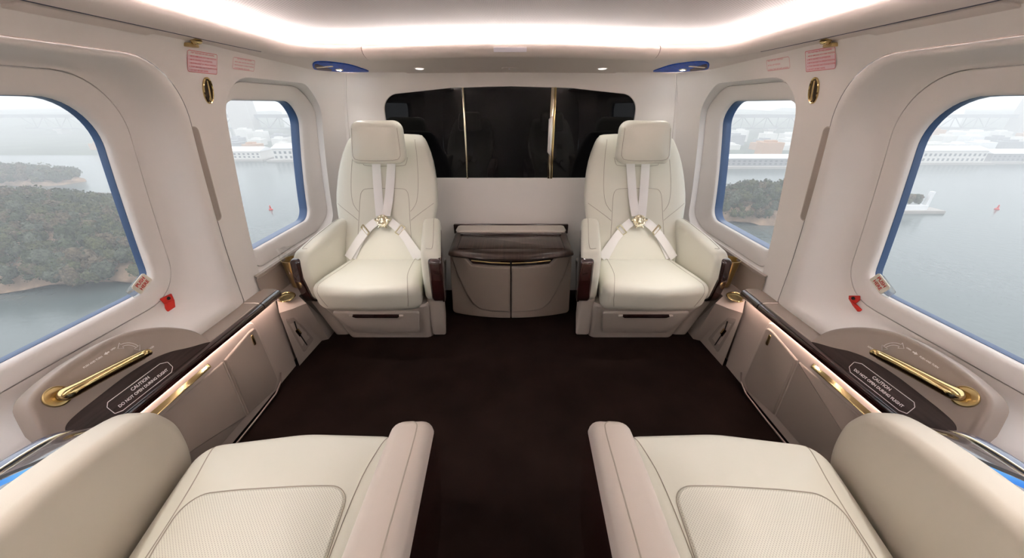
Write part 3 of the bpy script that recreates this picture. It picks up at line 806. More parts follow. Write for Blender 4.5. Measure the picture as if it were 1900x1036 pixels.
def far_place(s):
    return (lambda v: V((s*(.634 + v[0]), 1.605 + v[1], v[2]))), s < 0
ya = math.radians(3.5)
def near_place(s):
    def f(v):
        x, y = v[0], -v[1]
        return V((s*(.462 + x*math.cos(ya) + y*math.sin(ya)), .29 + y*math.cos(ya) - x*math.sin(ya), v[2]))
    return f, s > 0
for s in (-1, 1):
    f, fl = far_place(s)
    armchair(f, fl, (0, .1, 0), 'cream leather armchair with white harness at the far partition, %s of the wood-topped cabinet' % ('left' if s < 0 else 'right'), 'cabin armchairs', False)
for s in (-1, 1):
    f, fl = near_place(s)
    t = armchair(f, fl, (0, .1, 0), 'cream armchair with perforated seat panel in the %s foreground' % ('left' if s < 0 else 'right'), 'cabin armchairs', True)
    # side console with touchscreen outboard of the arm
    set_xf(f, fl)
    c = thing('side_console', 'glossy dark armrest console with lit touchscreen at the %s foreground edge' % ('left' if s < 0 else 'right'), 'console', (.36, 0, 0), 'armrest consoles')
    cp = [(-.235, .30), (-.285, .40), (-.280, .475), (-.240, .522), (-.17, .548), (-.04, .572), (.10, .590), (.20, .594), (.20, .30)]
    spx = lambda x, y: x + .17*(-y-.2)
    cps = [tuple(p)[:2] for p in catmull([(a, b, 0) for a, b in cp[:-1]], 6)] + [cp[-1]]
    one('console_body', slab(cps, .086, .006, lambda a, b, h=0: V((spx(.331 + h, a), a, b - .20*h)), 4, both=True), CONSOLE, c)
    # blue gloss outer rim
    one('outer_rim', slab([(y, z-.03) for y, z in cps[:-1]] + [(.20, .27)], .034, .012, lambda a, b, h=0: V((spx(.4175 + h, a), a, b + .012)), 5, both=True), RIM, c, label='blue-black glossy outer rim')
    def ctop(y): return interp([(-.285, .45), (-.280, .475), (-.240, .520), (-.17, .548), (-.04, .572), (.10, .590), (.20, .594)], y)
    gl = catmull([(spx(.4165, y), y, ctop(y)-.0155) for y in (-.275, -.235, -.17, -.04, .10, .19)], 6)
    one('gold_trim', tube(gl, .0026, 8), GOLD_P, c, label='thin gold trim line')
    fs = lambda a, b, h=0: V((spx(.331 + b, a), a, ctop(a) - .20*b + h))
    sb = slab(rpoly([(-.150, .002), (.19, .002), (.19, .070), (-.110, .070)], .006, 4), .0022, .0012, fs, 2)
    so = one('screen_bezel', sb, DARKGAP, c)
    one('screen', slab(rpoly([(-.128, .006), (.18, .006), (.18, .056), (-.092, .056)], .003, 4), .0028, .0003, fs, 2), SCREEN, so, label='bright blue lit touchscreen')
    for i, (a, b) in enumerate([(-.080, .046), (-.060, .030), (-.030, .042), (-.01, .026), (.02, .040), (.06, .03), (.09, .04), (.12, .03)]):
        one('screen_icon', ([tuple(fs(a+q, b+w, .0032)) for q, w in ((-.005, -.002), (.005, -.002), (.005, .002), (-.005, .002))], [[0, 1, 2, 3]]), ICON, so)
set_xf()


# ------------------------------------------------------------------ side pockets, decks, cups
def build_pocket(s):
    side_xf(s); nm = 'right' if s > 0 else 'left'
    p = thing('side_pocket', 'beige storage pocket with deck between the %s ledge and the far armchair' % nm, 'storage pocket', (.96, 1.4, 0), 'side pockets')
    deck = [(.999, 1.306, .350), (.990, 1.284, .303), (.930, 1.287, .322), (.892, 1.328, .325), (.954, 1.385, .330), (.956, 1.62, .335), (1.05, 1.62, .338), (1.05, 1.306, .350)]
    m = M(); m.add((deck, [list(range(8))]), TAUPE_L)
    top = [deck[1], deck[2], deck[3], deck[4]]; bot = [(.995, 1.304, 0), (.985, 1.50, 0), (.956, 1.515, 0), (.956, 1.60, 0)]
    def rail(P):
        out = []
        for a, b in zip(P, P[1:]):
            for k in range(6): out.append(V(a).lerp(V(b), k/6))
        return out + [V(P[-1])]
    T, B = rail(top), rail(bot)
    rows = []
    for k in range(0, 9):
        t = k/8; e = t if k else 0
        rows.append([tuple(a.lerp(b, e) + V((0, 0, 0))) for a, b in zip(T, B)])
    m.add(loft(rows, closed=False), TAUPE_L)
    m.build('body', p, sharp=28)
    # recess face: bilinear patch of the first facet
    a0, a1, b0, b1 = V(top[0]), V(top[1]), V(bot[0]), V(bot[1])
    nrm = (a1-a0).cross(b0-a0).normalized()
    if nrm.x > 0: nrm = -nrm
    fr = lambda u, v, h=0: (a0.lerp(a1, u)).lerp(b0.lerp(b1, u), v) + nrm*h
    rc = rpoly([(.22, .13), (.70, .17), (.82, .40), (.84, .82), (.30, .88), (.25, .5)], .06, 6)
    re = one('recess', loft([[tuple(fr(u, v, .0006)) for u, v in ccw(rc)], [tuple(fr(u, v, .004)) for u, v in inset(ccw(rc), .02)], [tuple(fr(u, v, .0025)) for u, v in inset(ccw(rc), .06)], [tuple(fr(u, v, .001)) for u, v in inset(ccw(rc), .10)]], cap1=True), TAUPE, p, sharp=60)
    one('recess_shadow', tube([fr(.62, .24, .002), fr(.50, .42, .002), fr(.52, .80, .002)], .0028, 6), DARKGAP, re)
    one('latch', slab(rpoly([(.46, .40), (.58, .40), (.60, .52), (.50, .56)], .02, 4), .010, .002, fr, 3), GOLD, p, label='small gold latch')
    # taupe band below the rear window
    band = one('trim_%d' % (6 if s < 0 else 7), loft([[(XW(.475)-.001-corner(y), y, .478), (XW(.475)-.010-corner(y), y, .474), (XW(.465)-.012-corner(y), y, .464), (XW(.46)-.006-corner(y), y, .459), (XW(.4)-.004-corner(y), y, .335), (XW(.3)-.004-corner(y), y, 0)] for y in [1.285, 1.5, 1.7, 1.9, 1.94, 1.98, 2.01, 2.04, 2.055]], closed=False), TAUPE)
    tag(band, 'taupe band under the small %s window' % nm, 'trim', kind='structure')
    # cup holder plate
    cx, cy, cz = .982, 1.342, .3485
    c = thing('cup_holder', 'gold round cup holder sunk in the deck beside the %s far armchair' % nm, 'cup holder', (cx, cy, cz), 'cup holders')
    one('rim', lathe([(.030, -.004), (.0375, .000), (.0385, .002), (.0375, .0035), (.0345, .0025), (.033, 0), (.033, -.004)], (cx, cy, cz), (-.06, -.10, 1), 32), GOLD, c)
    one('insert', lathe([(0, .0002), (.016, .0002), (.017, .001), (.030, .0012), (.0335, .0005), (.0335, -.003)], (cx, cy, cz), (-.06, -.10, 1), 32), GOLD_S, c)
    # tumbler
    tx, ty, tz = .996, 1.470, .342
    g = thing('tumbler', 'gold tapered tumbler %s behind the %s far armrest' % ('wrapped in clear film' if s < 0 else 'standing unwrapped', nm), 'tumbler', (tx, ty, tz), 'gold tumblers')
    one('cup', lathe([(0, .004), (.026, .000), (.0275, .004), (.041, .128), (.0415, .133), (.0400, .133), (.026, .008), (0, .006)], (tx, ty, tz), (0, 0, 1), 32), GOLD_S, g)
    if s < 0:
        rnd = random.Random(3); n = 26; loops = []
        for k in range(12):
            h = k*.0162; r0 = .031 + .0135*k/11 + (.002 if k > 8 else 0)
            loops.append([(tx + (r0 + rnd.uniform(-.003, .0035))*math.cos(2*PI*i/n), ty + (r0 + rnd.uniform(-.003, .0035))*math.sin(2*PI*i/n), tz + .004 + h + (rnd.uniform(-.005, .005) if k else 0)) for i in range(n)])
        o = one('film', loft(loops), FILM, g, smooth=False, label='crumpled clear film')
        o.parent = g

def film_mat():
    m = bpy.data.materials.new('clear_film'); m.use_nodes = True; nt = m.node_tree
    nt.nodes.remove(nt.nodes['Principled BSDF'])
    t = nt.nodes.new('ShaderNodeBsdfTransparent'); t.inputs[0].default_value = (.96, .96, .96, 1)
    g = nt.nodes.new('ShaderNodeBsdfGlossy'); g.inputs['Roughness'].default_value = .12
    mx = nt.nodes.new('ShaderNodeMixShader'); mx.inputs[0].default_value = .16
    nt.links.new(t.outputs[0], mx.inputs[1]); nt.links.new(g.outputs[0], mx.inputs[2]); nt.links.new(mx.outputs[0], nt.nodes['Material Output'].inputs[0]); return m
FILM = film_mat()
for s in (-1, 1): build_pocket(s)
set_xf()

# ------------------------------------------------------------------ cabinet between the far armchairs
cab = thing('console_cabinet', 'low two-door cabinet with glossy wood top between the two far armchairs', 'cabinet', (0, 1.85, 0))
def cyf(x, z): return lerp(1.700, 1.650, z/.4) + .055*(x/.335)**2
def chw(z): return lerp(.340, .318, z/.4)
secs = []
for z in (.015, .02, .2, .40):
    hw = chw(z)-.004; n = 20
    l = [(lerp(-hw, hw, i/n), cyf(lerp(-hw, hw, i/n), z)+.012, z) for i in range(n+1)] + [(hw, 2.05, z), (-hw, 2.05, z)]
    secs.append(l)
one('body', loft(secs, cap0=True, cap1=True), DARKGAP, cab)
cfr = lambda x, z, h=0: V((x, cyf(x, z) + .012 - h, z))
for s in (-1, 1):
    dp = [(.0025, .012), (.12, .012), (.24, .013), (.338, .016), (.333, .10), (.326, .26), (.317, .400), (.236, .400), (.200, .356), (.12, .354), (.0025, .352)]
    d = one('door', slab(rpoly([(s*x, z) for x, z in dp], [.004, 0, 0, .02, 0, 0, .006, .006, .01, 0, .003], 4), .012, .004, cfr, 3, grid=.025), TAUPE, cab)
    rp = [(.0035, .058), (.12, .061), (.175, .070), (.215, .105), (.245, .165), (.288, .28), (.315, .399), (.237, .399), (.201, .355), (.12, .353), (.0035, .351)]
    one('raised_field', slab(rpoly([(s*x, z) for x, z in rp], [.003, .1, .06, .06, .1, .1, .01, .006, .01, 0, .003], 5), .022, .010, cfr, 5, grid=.025), TAUPE, d)
    one('grip_strip', slab(rpoly([(s*.004, .356), (s*.199, .360), (s*.232, .398), (s*.004, .398)], .003, 3), .004, .001, cfr, 2), WOOD_R, cab, label='dark recessed grip strip')
    one('grip_edge', tube([cfr(s*x, z, .010) for x, z in ((.005, .372), (.10, .374), (.205, .379))], .0030, 8), GOLD_S, cab, label='gold grip edge')
# wood top: bowed nose loft
def top_front(x): return 1.607 + .060*(x/.32)**2
rows = []
n = 28
for k in range(n+1):
    x = lerp(-.322, .322, k/n); y = top_front(x)
    e = min(1, (1-abs(x)/.322)/.06); dz = -.018*(1-e)**2; yy = .01*(1-e)**2
    rows.append([(x, y+.055, .396), (x, y+.022+yy, .397), (x, y+.006+yy, .404), (x, y+yy, .414), (x, y+.006+yy, .425+dz*.5), (x, y+.024+yy, .4335+dz*.7), (x, y+.05, .4375+dz), (x, y+.08, .4395+dz), (x, 1.90, .443+dz), (x, 1.905, .4455+dz), (x, 2.045, .4475+dz), (x, 2.055, .448+dz), (x, 2.055, .40)])
one('top', loft(rows, closed=True, cap0=True, cap1=True), WOOD_T, cab, sharp=50)
tf = lambda x, y, h=0: V((x, y, .4395 + .0035*(y-1.69)/.21 + h))
tp = rpoly([(-.272, 1.688), (.272, 1.688), (.272, 1.885), (-.272, 1.885)], .006, 4)
one('tray_panel', slab(tp, .0022, .001, tf, 2), WOOD_T, cab)
one('tray_edge', slab(rrect(-.285, 1.884, .285, 1.902, .004, 4), .0085, .003, tf, 3), WOOD, cab, label='glossy raised tray edge')
one('leather_pad', slab(rpoly([(-.305, 1.915), (.305, 1.915), (.318, 1.95), (.315, 2.028), (-.315, 2.028), (-.318, 1.95)], [.02, .02, .03, .02, .02, .03], 6), .013, .006, lambda x, y, h=0: V((x, y, .444 + h)), 4, both=True), LEATHER2, cab)
one('back_rail', box(-.345, 2.036, .40, .345, 2.058, .458, .004), WOOD_R, cab, label='dark glossy back rail')
for s in (-1, 1):
    one('tray_gap', slab(rrect(s*.2765-.0016, 1.70, s*.2765+.0016, 1.884, .001, 2), .0006, .0002, tf, 2), DARKGAP, cab)

# ------------------------------------------------------------------ small fittings on the side walls
def wall_frame(y0, z0, s, lift=.001):
    """2D a (reading direction) and b (up) on the lining, canonical side"""
    sx = 1 if s < 0 else -1
    return lambda a, b, h=0: V(lin(y0 + sx*a, z0 + b, -(lift + h)))
def placard(s, y0, y1, z0, z1, lines, label, strong, size):
    side_xf(s)
    yc, zc = (y0+y1)/2, (z0+z1)/2; w, h = (y1-y0)/2, (z1-z0)/2
    p = thing('placard', label, 'placard', lin(yc, zc), 'instruction placards')
    def fr(hh): return lambda a, b, q=0: wall_frame(yc, zc, s, .0022)(a, b, hh+q)
    N = 10
    def sheet(x0, x1, b0, b1, hh):
        rows = [[tuple(fr(hh)(lerp(x0, x1, i/2), lerp(b0, b1, j/N))) for i in range(3)] for j in range(N+1)]
        return loft(rows, closed=False)
    one('plate', sheet(-w, w, -h, h, 0), PINK if strong else LINING, p)
    o = ccw(rrect(-w, -h, w, h, .006, 5))
    pr = REDTXT if strong else PINKRED
    one('border', loft([[tuple(fr(.0005)(a, b)) for a, b in o], [tuple(fr(.0005)(a, b)) for a, b in inset(o, .0014)]]), pr, p)
    m = M(); n = len(lines); top = h*.80
    for i, (al, tx) in enumerate(lines):
        b = lerp(top, -top, i/(n-1)); x = 0 if al == 'C' else -w*.90
        m.add(text_vf(tx, size, lambda a, c, q: fr(.0007)(a + x, c + b), .0001, 'CENTER' if al == 'C' else 'LEFT'), pr)
    m.build('lettering', p)
BIG = [('C', 'FOR TAXI/TAKE OFF AND LANDING'), ('L', '1. MOVE ARMCHAIR INTO PARK POSITION'), ('L', '2. MOVE HEADREST IN UP POSITION'), ('L', '3. MOVE BACKREST IN UPRIGHT POSITION'), ('L', '4. STOW DRAWERS AND STORAGE DOORS'), ('L', '5. DO NOT USE SEAT SWIVEL')]
placard(-1, 1.219, 1.336, 1.190, 1.246, BIG, 'large pink red-lettered placard above the left gold oval', True, .0056)
placard(1, 1.215, 1.332, 1.197, 1.254, BIG, 'large pink red-lettered placard above the right gold oval', True, .0056)
placard(-1, 1.408, 1.522, 1.2125, 1.2475, [('C', 'FOR TAKE OFF AND LANDING'), ('L', '1. MOVE ARMCHAIR INTO PARK POSITION'), ('L', '2. MOVE BACKREST IN UPRIGHT POSITION'), ('L', '3. STOW DRAWERS AND DOORS')], 'small cream red-bordered placard above the small left window', False, .0054)
placard(1, 1.405, 1.525, 1.2135, 1.2485, [('L', 'TAKE NEW SEAT HEADREST'), ('L', 'IN FULL UP POSITION'), ('L', 'DURING TAKE OFF AND LANDING')], 'small cream red-bordered placard above the small right window', False, .0068)

def merge(a, b):
    n = len(a[0]); return list(a[0]) + list(b[0]), [list(q) for q in a[1]] + [[i+n for i in q] for q in b[1]]
def on_soffit(bv, a, b, h, dflt):
    r = bv.ray_cast(V((a, b, 1.1)), V((0, 0, 1)))
    z = r[0].z if r[0] is not None else dflt
    return V((a, b, z - h))
def fittings(s):
    side_xf(s); nm = 'right' if s > 0 else 'left'
    # gold oval fitting, slightly tilted
    yc, zc = 1.290, 1.142; k = thing('coat_hook', 'gold-rimmed dark oval fitting below the large %s placard' % nm, 'coat hook', lin(yc, zc), 'oval hooks')
    def ov(ry, rz, h): return [lin(yc + ry*math.cos(2*PI*i/40), zc + rz*math.sin(2*PI*i/40), -h) for i in range(40)]
    one('rim', loft([ov(.0205, .0385, -.001), ov(.0205, .0385, .004), ov(.0185, .0365, .0062), ov(.0158, .0335, .0048), ov(.0150, .0325, .001)]), GOLD, k)
    v, f = loft([ov(.0152, .0327, .0012), ov(.007, .015, .0016)], cap1=True)
    one('backplate', (v, f), mat('dark_bronze', (.10, .075, .06), .3, .7), k)
    hz = catmull([lin(yc, zc+.028, -.003), lin(yc, zc+.005, -.006), lin(yc, zc-.018, -.007), lin(yc+.004, zc-.027, -.008), lin(yc-.004, zc-.027, -.008), lin(yc-.002, zc-.018, -.008)], 6)
    one('hook', tube(hz, .0022, 8), GOLD_S, k)
    # push tag with clear plate inside the window corner
    t = thing('push_tag', 'cream PUSH HERE tag on clear plate in the large %s window corner' % nm, 'tag', lin(.918, .632, .088), 'push tags')
    fr = lambda a, b, h=0: V(lin(.966 + (1 if s < 0 else -1)*a*1.04, .607 + b*1.04, .102 - h))
    tl = math.radians(28 if s < 0 else -30); ct, st = math.cos(tl), math.sin(tl)
    f2 = lambda a, b, h=0: fr(a*ct - b*st, a*st + b*ct, h)
    sg = 1 if s < 0 else -1
    one('clear_plate', slab(rrect(-.030 - sg*.013, -.020, .030 - sg*.013, .020, .004, 4), .0025, .001, f2, 2), CLEAR, t)
    tp = one('tag_plate', slab(rpoly([(-.027, -.018), (.027, -.018), (.027, .013), (.022, .018), (-.022, .018), (-.027, .013)], .003, 3), .003, .001, lambda a, b, h=0: f2(a, b, h+.0028), 2), CREAMTAG, t)
    one('lettering', merge(text_vf('PUSH', .0145, lambda a, b, h: f2(a, b+.0075, .0064), .0004), text_vf('HERE', .0145, lambda a, b, h: f2(a, b-.0075, .0064), .0004)), RED, tp, label='red PUSH HERE lettering')
    # red pull strap
    r = thing('pull_strap', 'red webbing pull strap with dark stud below the large %s window' % nm, 'strap', lin(.945, .55, .02), 'red pull straps')
    fw = lambda a, b, h=0: V(lin(.999 + a*1.05, .535 + b*1.05, .079 - h))
    if s < 0:
        one('webbing', merge(slab(rpoly([(-.020, .010), (.018, .008), (.018, -.012), (-.014, -.012)], .002, 3), .004, .001, fw, 2), slab(rpoly([(-.013, -.010), (.016, -.010), (.006, -.042), (-.020, -.036)], .002, 3), .0075, .001, fw, 2)), RED, r)
    else:
        one('webbing', merge(slab(rpoly([(-.010, .016), (.020, .000), (.016, -.010), (-.004, -.022), (-.016, .004)], .002, 3), .004, .001, fw, 2), slab(rpoly([(.008, -.008), (-.006, -.020), (-.030, -.030), (-.034, -.020), (-.020, -.016)], .002, 3), .0075, .001, fw, 2)), RED, r)
    one('stud', lathe([(.0055, 0), (.0055, .0065), (.004, .008), (0, .0083)], fw(.002, 0, 0), fw(0, 0, 1)-fw(0, 0, 0), 16), DARKGAP, r)
    # gold reading lamp in the soffit gap
    g = thing('reading_lamp', 'small gold reading lamp tucked under the %s soffit above the large placard' % nm, 'lamp', (.915, 1.222, 1.27), 'soffit reading lamps')
    one('housing', lathe([(0, .004), (.013, .004), (.0145, 0), (.014, -.010), (.009, -.014), (0, -.0145)], (.915, 1.222, 1.272), (.2, -.15, 1), 20), GOLD, g)
    one('base_clip', box(.922, 1.205, 1.252, .945, 1.240, 1.262, .003), GOLD_S, g)
    # flush lid in the soffit
    l = thing('soffit_lid', 'flush rounded lid in the underside of the %s soffit' % nm, 'lid', (.91, .92, 1.272), 'soffit lids')
    one('lid', slab(rrect(.898, .80, .948, 1.09, .012, 6), .005, .003, lambda a, b, h=0: on_soffit(SOB, a, b, h, 1.272), 3), SOFFIT, l)
    # corner spot lamp in its veneer leaf
    q = thing('corner_spot', 'bright corner spot in a blue-lit veneer leaf above the %s far armchair' % nm, 'spot lamp', (.83, 1.955, 1.262), 'corner spots')
    lf = [(.697, 1.997), (.712, 1.85), (.755, 1.785), (.80, 1.755), (.845, 1.765), (.895, 1.85), (.915, 1.92), (.875, 1.985), (.80, 2.022), (.735, 2.02)]
    lc = [tuple(p)[:2] for p in catmull([(a, b, 0) for a, b in lf], 4, closed=True)]
    zf = lambda a, b: 1.2545 + .012*(2.06-b)*1.6
    fq = lambda a, b, h=0: on_soffit(SOB, a, b, h, zf(a, b))
    pq = one('veneer_leaf', slab(lc, .0045, .0015, fq, 2, grid=.02), BLUELITWOOD, q)
    one('veneer_tip', slab(rpoly([(.845, 1.772), (.890, 1.85), (.908, 1.92), (.872, 1.980), (.845, 1.93), (.838, 1.84)], .006, 4), .0055, .0012, fq, 2), PURPLEWOOD, pq, label='plum end of the veneer leaf')
    one('trim_bar', slab(rpoly([(.800, 1.835), (.880, 1.850), (.880, 1.862), (.800, 1.848)], .003, 3), .007, .001, fq, 2), GOLD_P, pq)
    one('ring', lathe([(.0125, .001), (.0175, .001), (.018, -.003), (.0165, -.0065), (.0125, -.0055)], fq(.810, 1.925, .003), (0, 0, 1), 24), GOLD_P, q)
    one('bulb', lathe([(0, -.0075), (.008, -.007), (.0125, -.004), (.0125, 0), (0, 0)], fq(.810, 1.925, .003), (0, 0, 1), 20), SPOT_E, q)

for s in (-1, 1): fittings(s)
set_xf()
# overhead panel fittings
def under(x, y, h=0): return on_soffit(OVB, x, y, h, 1.26)
for s in (-1, 1):
    d = thing('downlight', '%s small oval downlight in the bowed overhead panel' % ('left' if s < 0 else 'right'), 'downlight', (s*.425, 1.90, 1.26), 'overhead downlights')
    c = under(s*.425, 1.90, .001)
    one('ring', lathe([(.0195, .004), (.0245, .004), (.0255, 0), (.024, -.002), (.0205, -.0015)], c, (0, .05, 1), 28), SOFFIT, d)
    one('lens', lathe([(0, -.0045), (.016, -.0040), (.0205, -.0015), (.0205, .004), (0, .004)], c, (0, .05, 1), 24), DOWN_E, d)
d = thing('speaker', 'dull round speaker grille at the middle of the overhead panel', 'speaker', (0, 1.90, 1.26))
one('ring', lathe([(.026, .004), (.034, .004), (.035, 0), (.033, -.003), (.026, -.002)], under(-.008, 1.90, .001), (0, .05, 1), 28), SOFFIT, d)
one('grille', lathe([(0, -.001), (.026, -.001), (.026, .004), (0, .004)], under(-.008, 1.90, .001), (0, .05, 1), 24), SOFFIT, d)
one('nub', lathe([(0, -.004), (.004, -.003), (.005, 0), (0, 0)], under(-.008, 1.90, .002), (0, .05, 1), 12), PLACARD, d)
n = thing('sign_plate', 'pale lavender blank plate on the overhead panel edge at centre', 'sign', (0, 1.578, 1.29))
fs = lambda a, b, h=0: V((a, 1.580 + .9*(1.300-b-.004) - .004 - h*.7, b - .7*h))
one('plate', slab(rrect(-.066, 1.2845, .060, 1.2985, .002, 3), .003, .001, lambda a, b, h=0: V((a, 1.5795 + .55*(1.2985-b) - h, b-.003)), 2), PLACARD, n)
one('plate_edge', tube([(-.066, 1.578, 1.2963), (.060, 1.578, 1.2963)], .0012, 6), LINING, n)

# ------------------------------------------------------------------ lamps
def spot(loc, aim, power, size, blend, col=(1, .96, .90), r=.012):
    l = bpy.data.lights.new('lamp', 'SPOT'); l.energy = power; l.spot_size = math.radians(size); l.spot_blend = blend; l.color = col; l.shadow_soft_size = r
    o = bpy.data.objects.new('lamp_light', l); COL.objects.link(o); o.location = loc
    o.rotation_euler = (V(aim)-V(loc)).to_track_quat('-Z', 'Y').to_euler(); return o
for s in (-1, 1):
    spot((s*.90, 1.215, 1.253), (s*.62, 1.50, .40), 6.5, 38, .7)
    spot((s*.83, 1.96, 1.245), (s*.72, 1.70, .3), .9, 110, .9)
    spot((s*.425, 1.895, 1.25), (s*.40, 1.80, .3), 2.2, 125, .8)
    spot((s*.86, .30, 1.255), (s*.47, .36, .42), 4.2, 55, .7)
spot((0, 1.62, 1.28), (0, 1.72, .43), .7, 60, .7)

# ------------------------------------------------------------------ the harbour outside
W0 = -60.0
SEA = mat('harbour_water', (.080, .102, .100), .22, spec=.5, bump=(.35, .22))
for n in SEA.node_tree.nodes:
    if n.type == 'BUMP': n.inputs['Distance'].default_value = .5
ROCK = mat('sandstone', (.30, .195, .13), .9, noise=(.15, .45))
GREENS = [mat(n_, c_, .9, noise=(1.1, .6), bump=(1.6, 1.0)) for n_, c_ in (('foliage_dark', (.050, .062, .028)), ('foliage_olive', (.085, .088, .036)), ('foliage_brown', (.115, .085, .050)), ('foliage_grey', (.085, .095, .062)))]
for g_ in GREENS:
    for n in g_.node_tree.nodes:
        if n.type == 'BUMP': n.inputs['Distance'].default_value = .9
BRIDGE = mat('bridge_steel', (.16, .16, .175), .7)
STONE = mat('pylon_stone', (.42, .39, .36), .85)
PALE = mat('pale_wall', (.70, .68, .64), .8); ROOF = mat('white_roof', (.82, .82, .82), .6); BRICK = mat('orange_brick', (.50, .27, .14), .8); GREYB = mat('grey_wall', (.30, .30, .31), .8); DARKW = mat('shed_window', (.12, .13, .15), .4)
BUOY = mat('buoy_red', (.6, .04, .03), .5)
side_tag = lambda x: 'left' if x < 0 else 'right'
sea = one('harbour_water', ([(-4000, -1500, W0), (4000, -1500, W0), (4000, 4000, W0), (-4000, 4000, W0)], [[0, 1, 2, 3]]), SEA)
tag(sea, 'grey green harbour water far below the windows', 'water', kind='structure')
ICO = None
def ico():
    global ICO
    if ICO is None:
        bm = bmesh.new(); bmesh.ops.create_icosphere(bm, subdivisions=2, radius=1)
        bm.verts.ensure_lookup_table(); ICO = ([v.co.copy() for v in bm.verts], [[v.index for v in f.verts] for f in bm.faces]); bm.free()
    return ICO
def blob(m, p, r, rnd, mt):
    v, f = ico(); ph = [rnd.uniform(0, 6) for _ in range(6)]; q = rnd.uniform(.75, 1.25)
    out = []
    for c in v:
        k = 1 + .16*math.sin(4*c.x+ph[0])*math.sin(4*c.y+ph[1]) + .14*math.sin(7*c.z+ph[2]+3*c.x) + rnd.uniform(-.14, .14)
        out.append((p[0]+c.x*r*k, p[1]+c.y*r*k, p[2]+c.z*r*k*q))
    m.add((out, f), mt)
def crown(m, p, r, rnd, mt):
    blob(m, p, r*.82, rnd, mt)
    vs, fs = [], []
    for k in range(46):
        d = V((rnd.gauss(0, 1), rnd.gauss(0, 1), rnd.gauss(.35, 1)))
        if d.length < 1e-3: continue
        d.normalize(); c = V(p) + V((d.x, d.y, d.z*1.1))*r*rnd.uniform(.72, 1.12)
        a = V((rnd.uniform(-1, 1), rnd.uniform(-1, 1), rnd.uniform(-1, 1))).normalized(); b = a.cross(V((rnd.uniform(-1, 1), rnd.uniform(-1, 1), rnd.uniform(-1, 1)))).normalized()
        q = r*rnd.uniform(.13, .26); n = len(vs)
        vs += [c+a*q, c+b*q*.8, c-a*q, c-b*q*.8]; fs.append([n, n+1, n+2, n+3])
    m.add((vs, fs), mt)
def headland(nm, cx, cy, rx, ry, shear, h, n, r0, r1, label, seed):
    rnd = random.Random(seed); PW = 3.2
    W = lambda u, v: (cx + rx*u - shear*ry*v, cy + ry*v)
    sq = lambda c: math.copysign(abs(c)**(2/PW), c)
    def hz(u, v):
        d = (abs(u)**PW + abs(v)**PW)**(1/PW); return h*max(0, 1-d**2.0)**.9
    N, K = 64, 14; rows = []
    for k in range(K+1):
        d = 1.0 - k/K; row = []
        for i in range(N):
            a = 2*PI*i/N; w = 1 + .05*math.sin(3*a+seed) + .03*math.sin(7*a)
            u, v = d*sq(math.cos(a))*w, d*sq(math.sin(a))*w; x, y = W(u, v)
            row.append((x, y, W0 + (2.2 if k else -.5) + hz(u, v)*.9 + (rnd.uniform(-.5, .5) if 0 < k < 4 else 0)))
        rows.append(row)
        if k == 0:
            rows.append([(x+(cx-x)*.012, y+(cy-y)*.012, W0+1.3+rnd.uniform(-.6, .8)) for x, y, z in row])
    t = thing('headland', label, 'headland', (cx, cy, W0))
    one('shore', loft(rows, cap1=True), ROCK, t, sharp=25, label='sandstone shore')
    m = M(); c = 0
    while c < n:
        u, v = rnd.uniform(-1, 1), rnd.uniform(-1, 1)
        if abs(u)**PW + abs(v)**PW > .93: continue
        r = rnd.uniform(r0, r1); x, y = W(u, v)
        crown(m, (x, y, W0 + 2 + hz(u, v)*.9 + r*rnd.uniform(.6, 1.3)), r, rnd, rnd.choice(GREENS + GREENS[:2])); c += 1
    o = m.build('tree_cover', t, sharp=0); o['kind'] = 'stuff'; o['label'] = 'dense tree cover'
headland('headland', -246, 160, 100, 50, .75, 20, 2100, 1.5, 3.4, 'nearest wooded headland with sandstone shore low in the large left window', 2)
headland('islet', 158, 214, 46, 22, 0, 14, 420, 1.4, 3.3, 'wooded islet with sandstone shore in the small right window', 5)
headland('point', -462, 316, 80, 19, 0, 7, 300, 2.2, 4.6, 'hazy tree-lined point farther out in the large left window', 9)

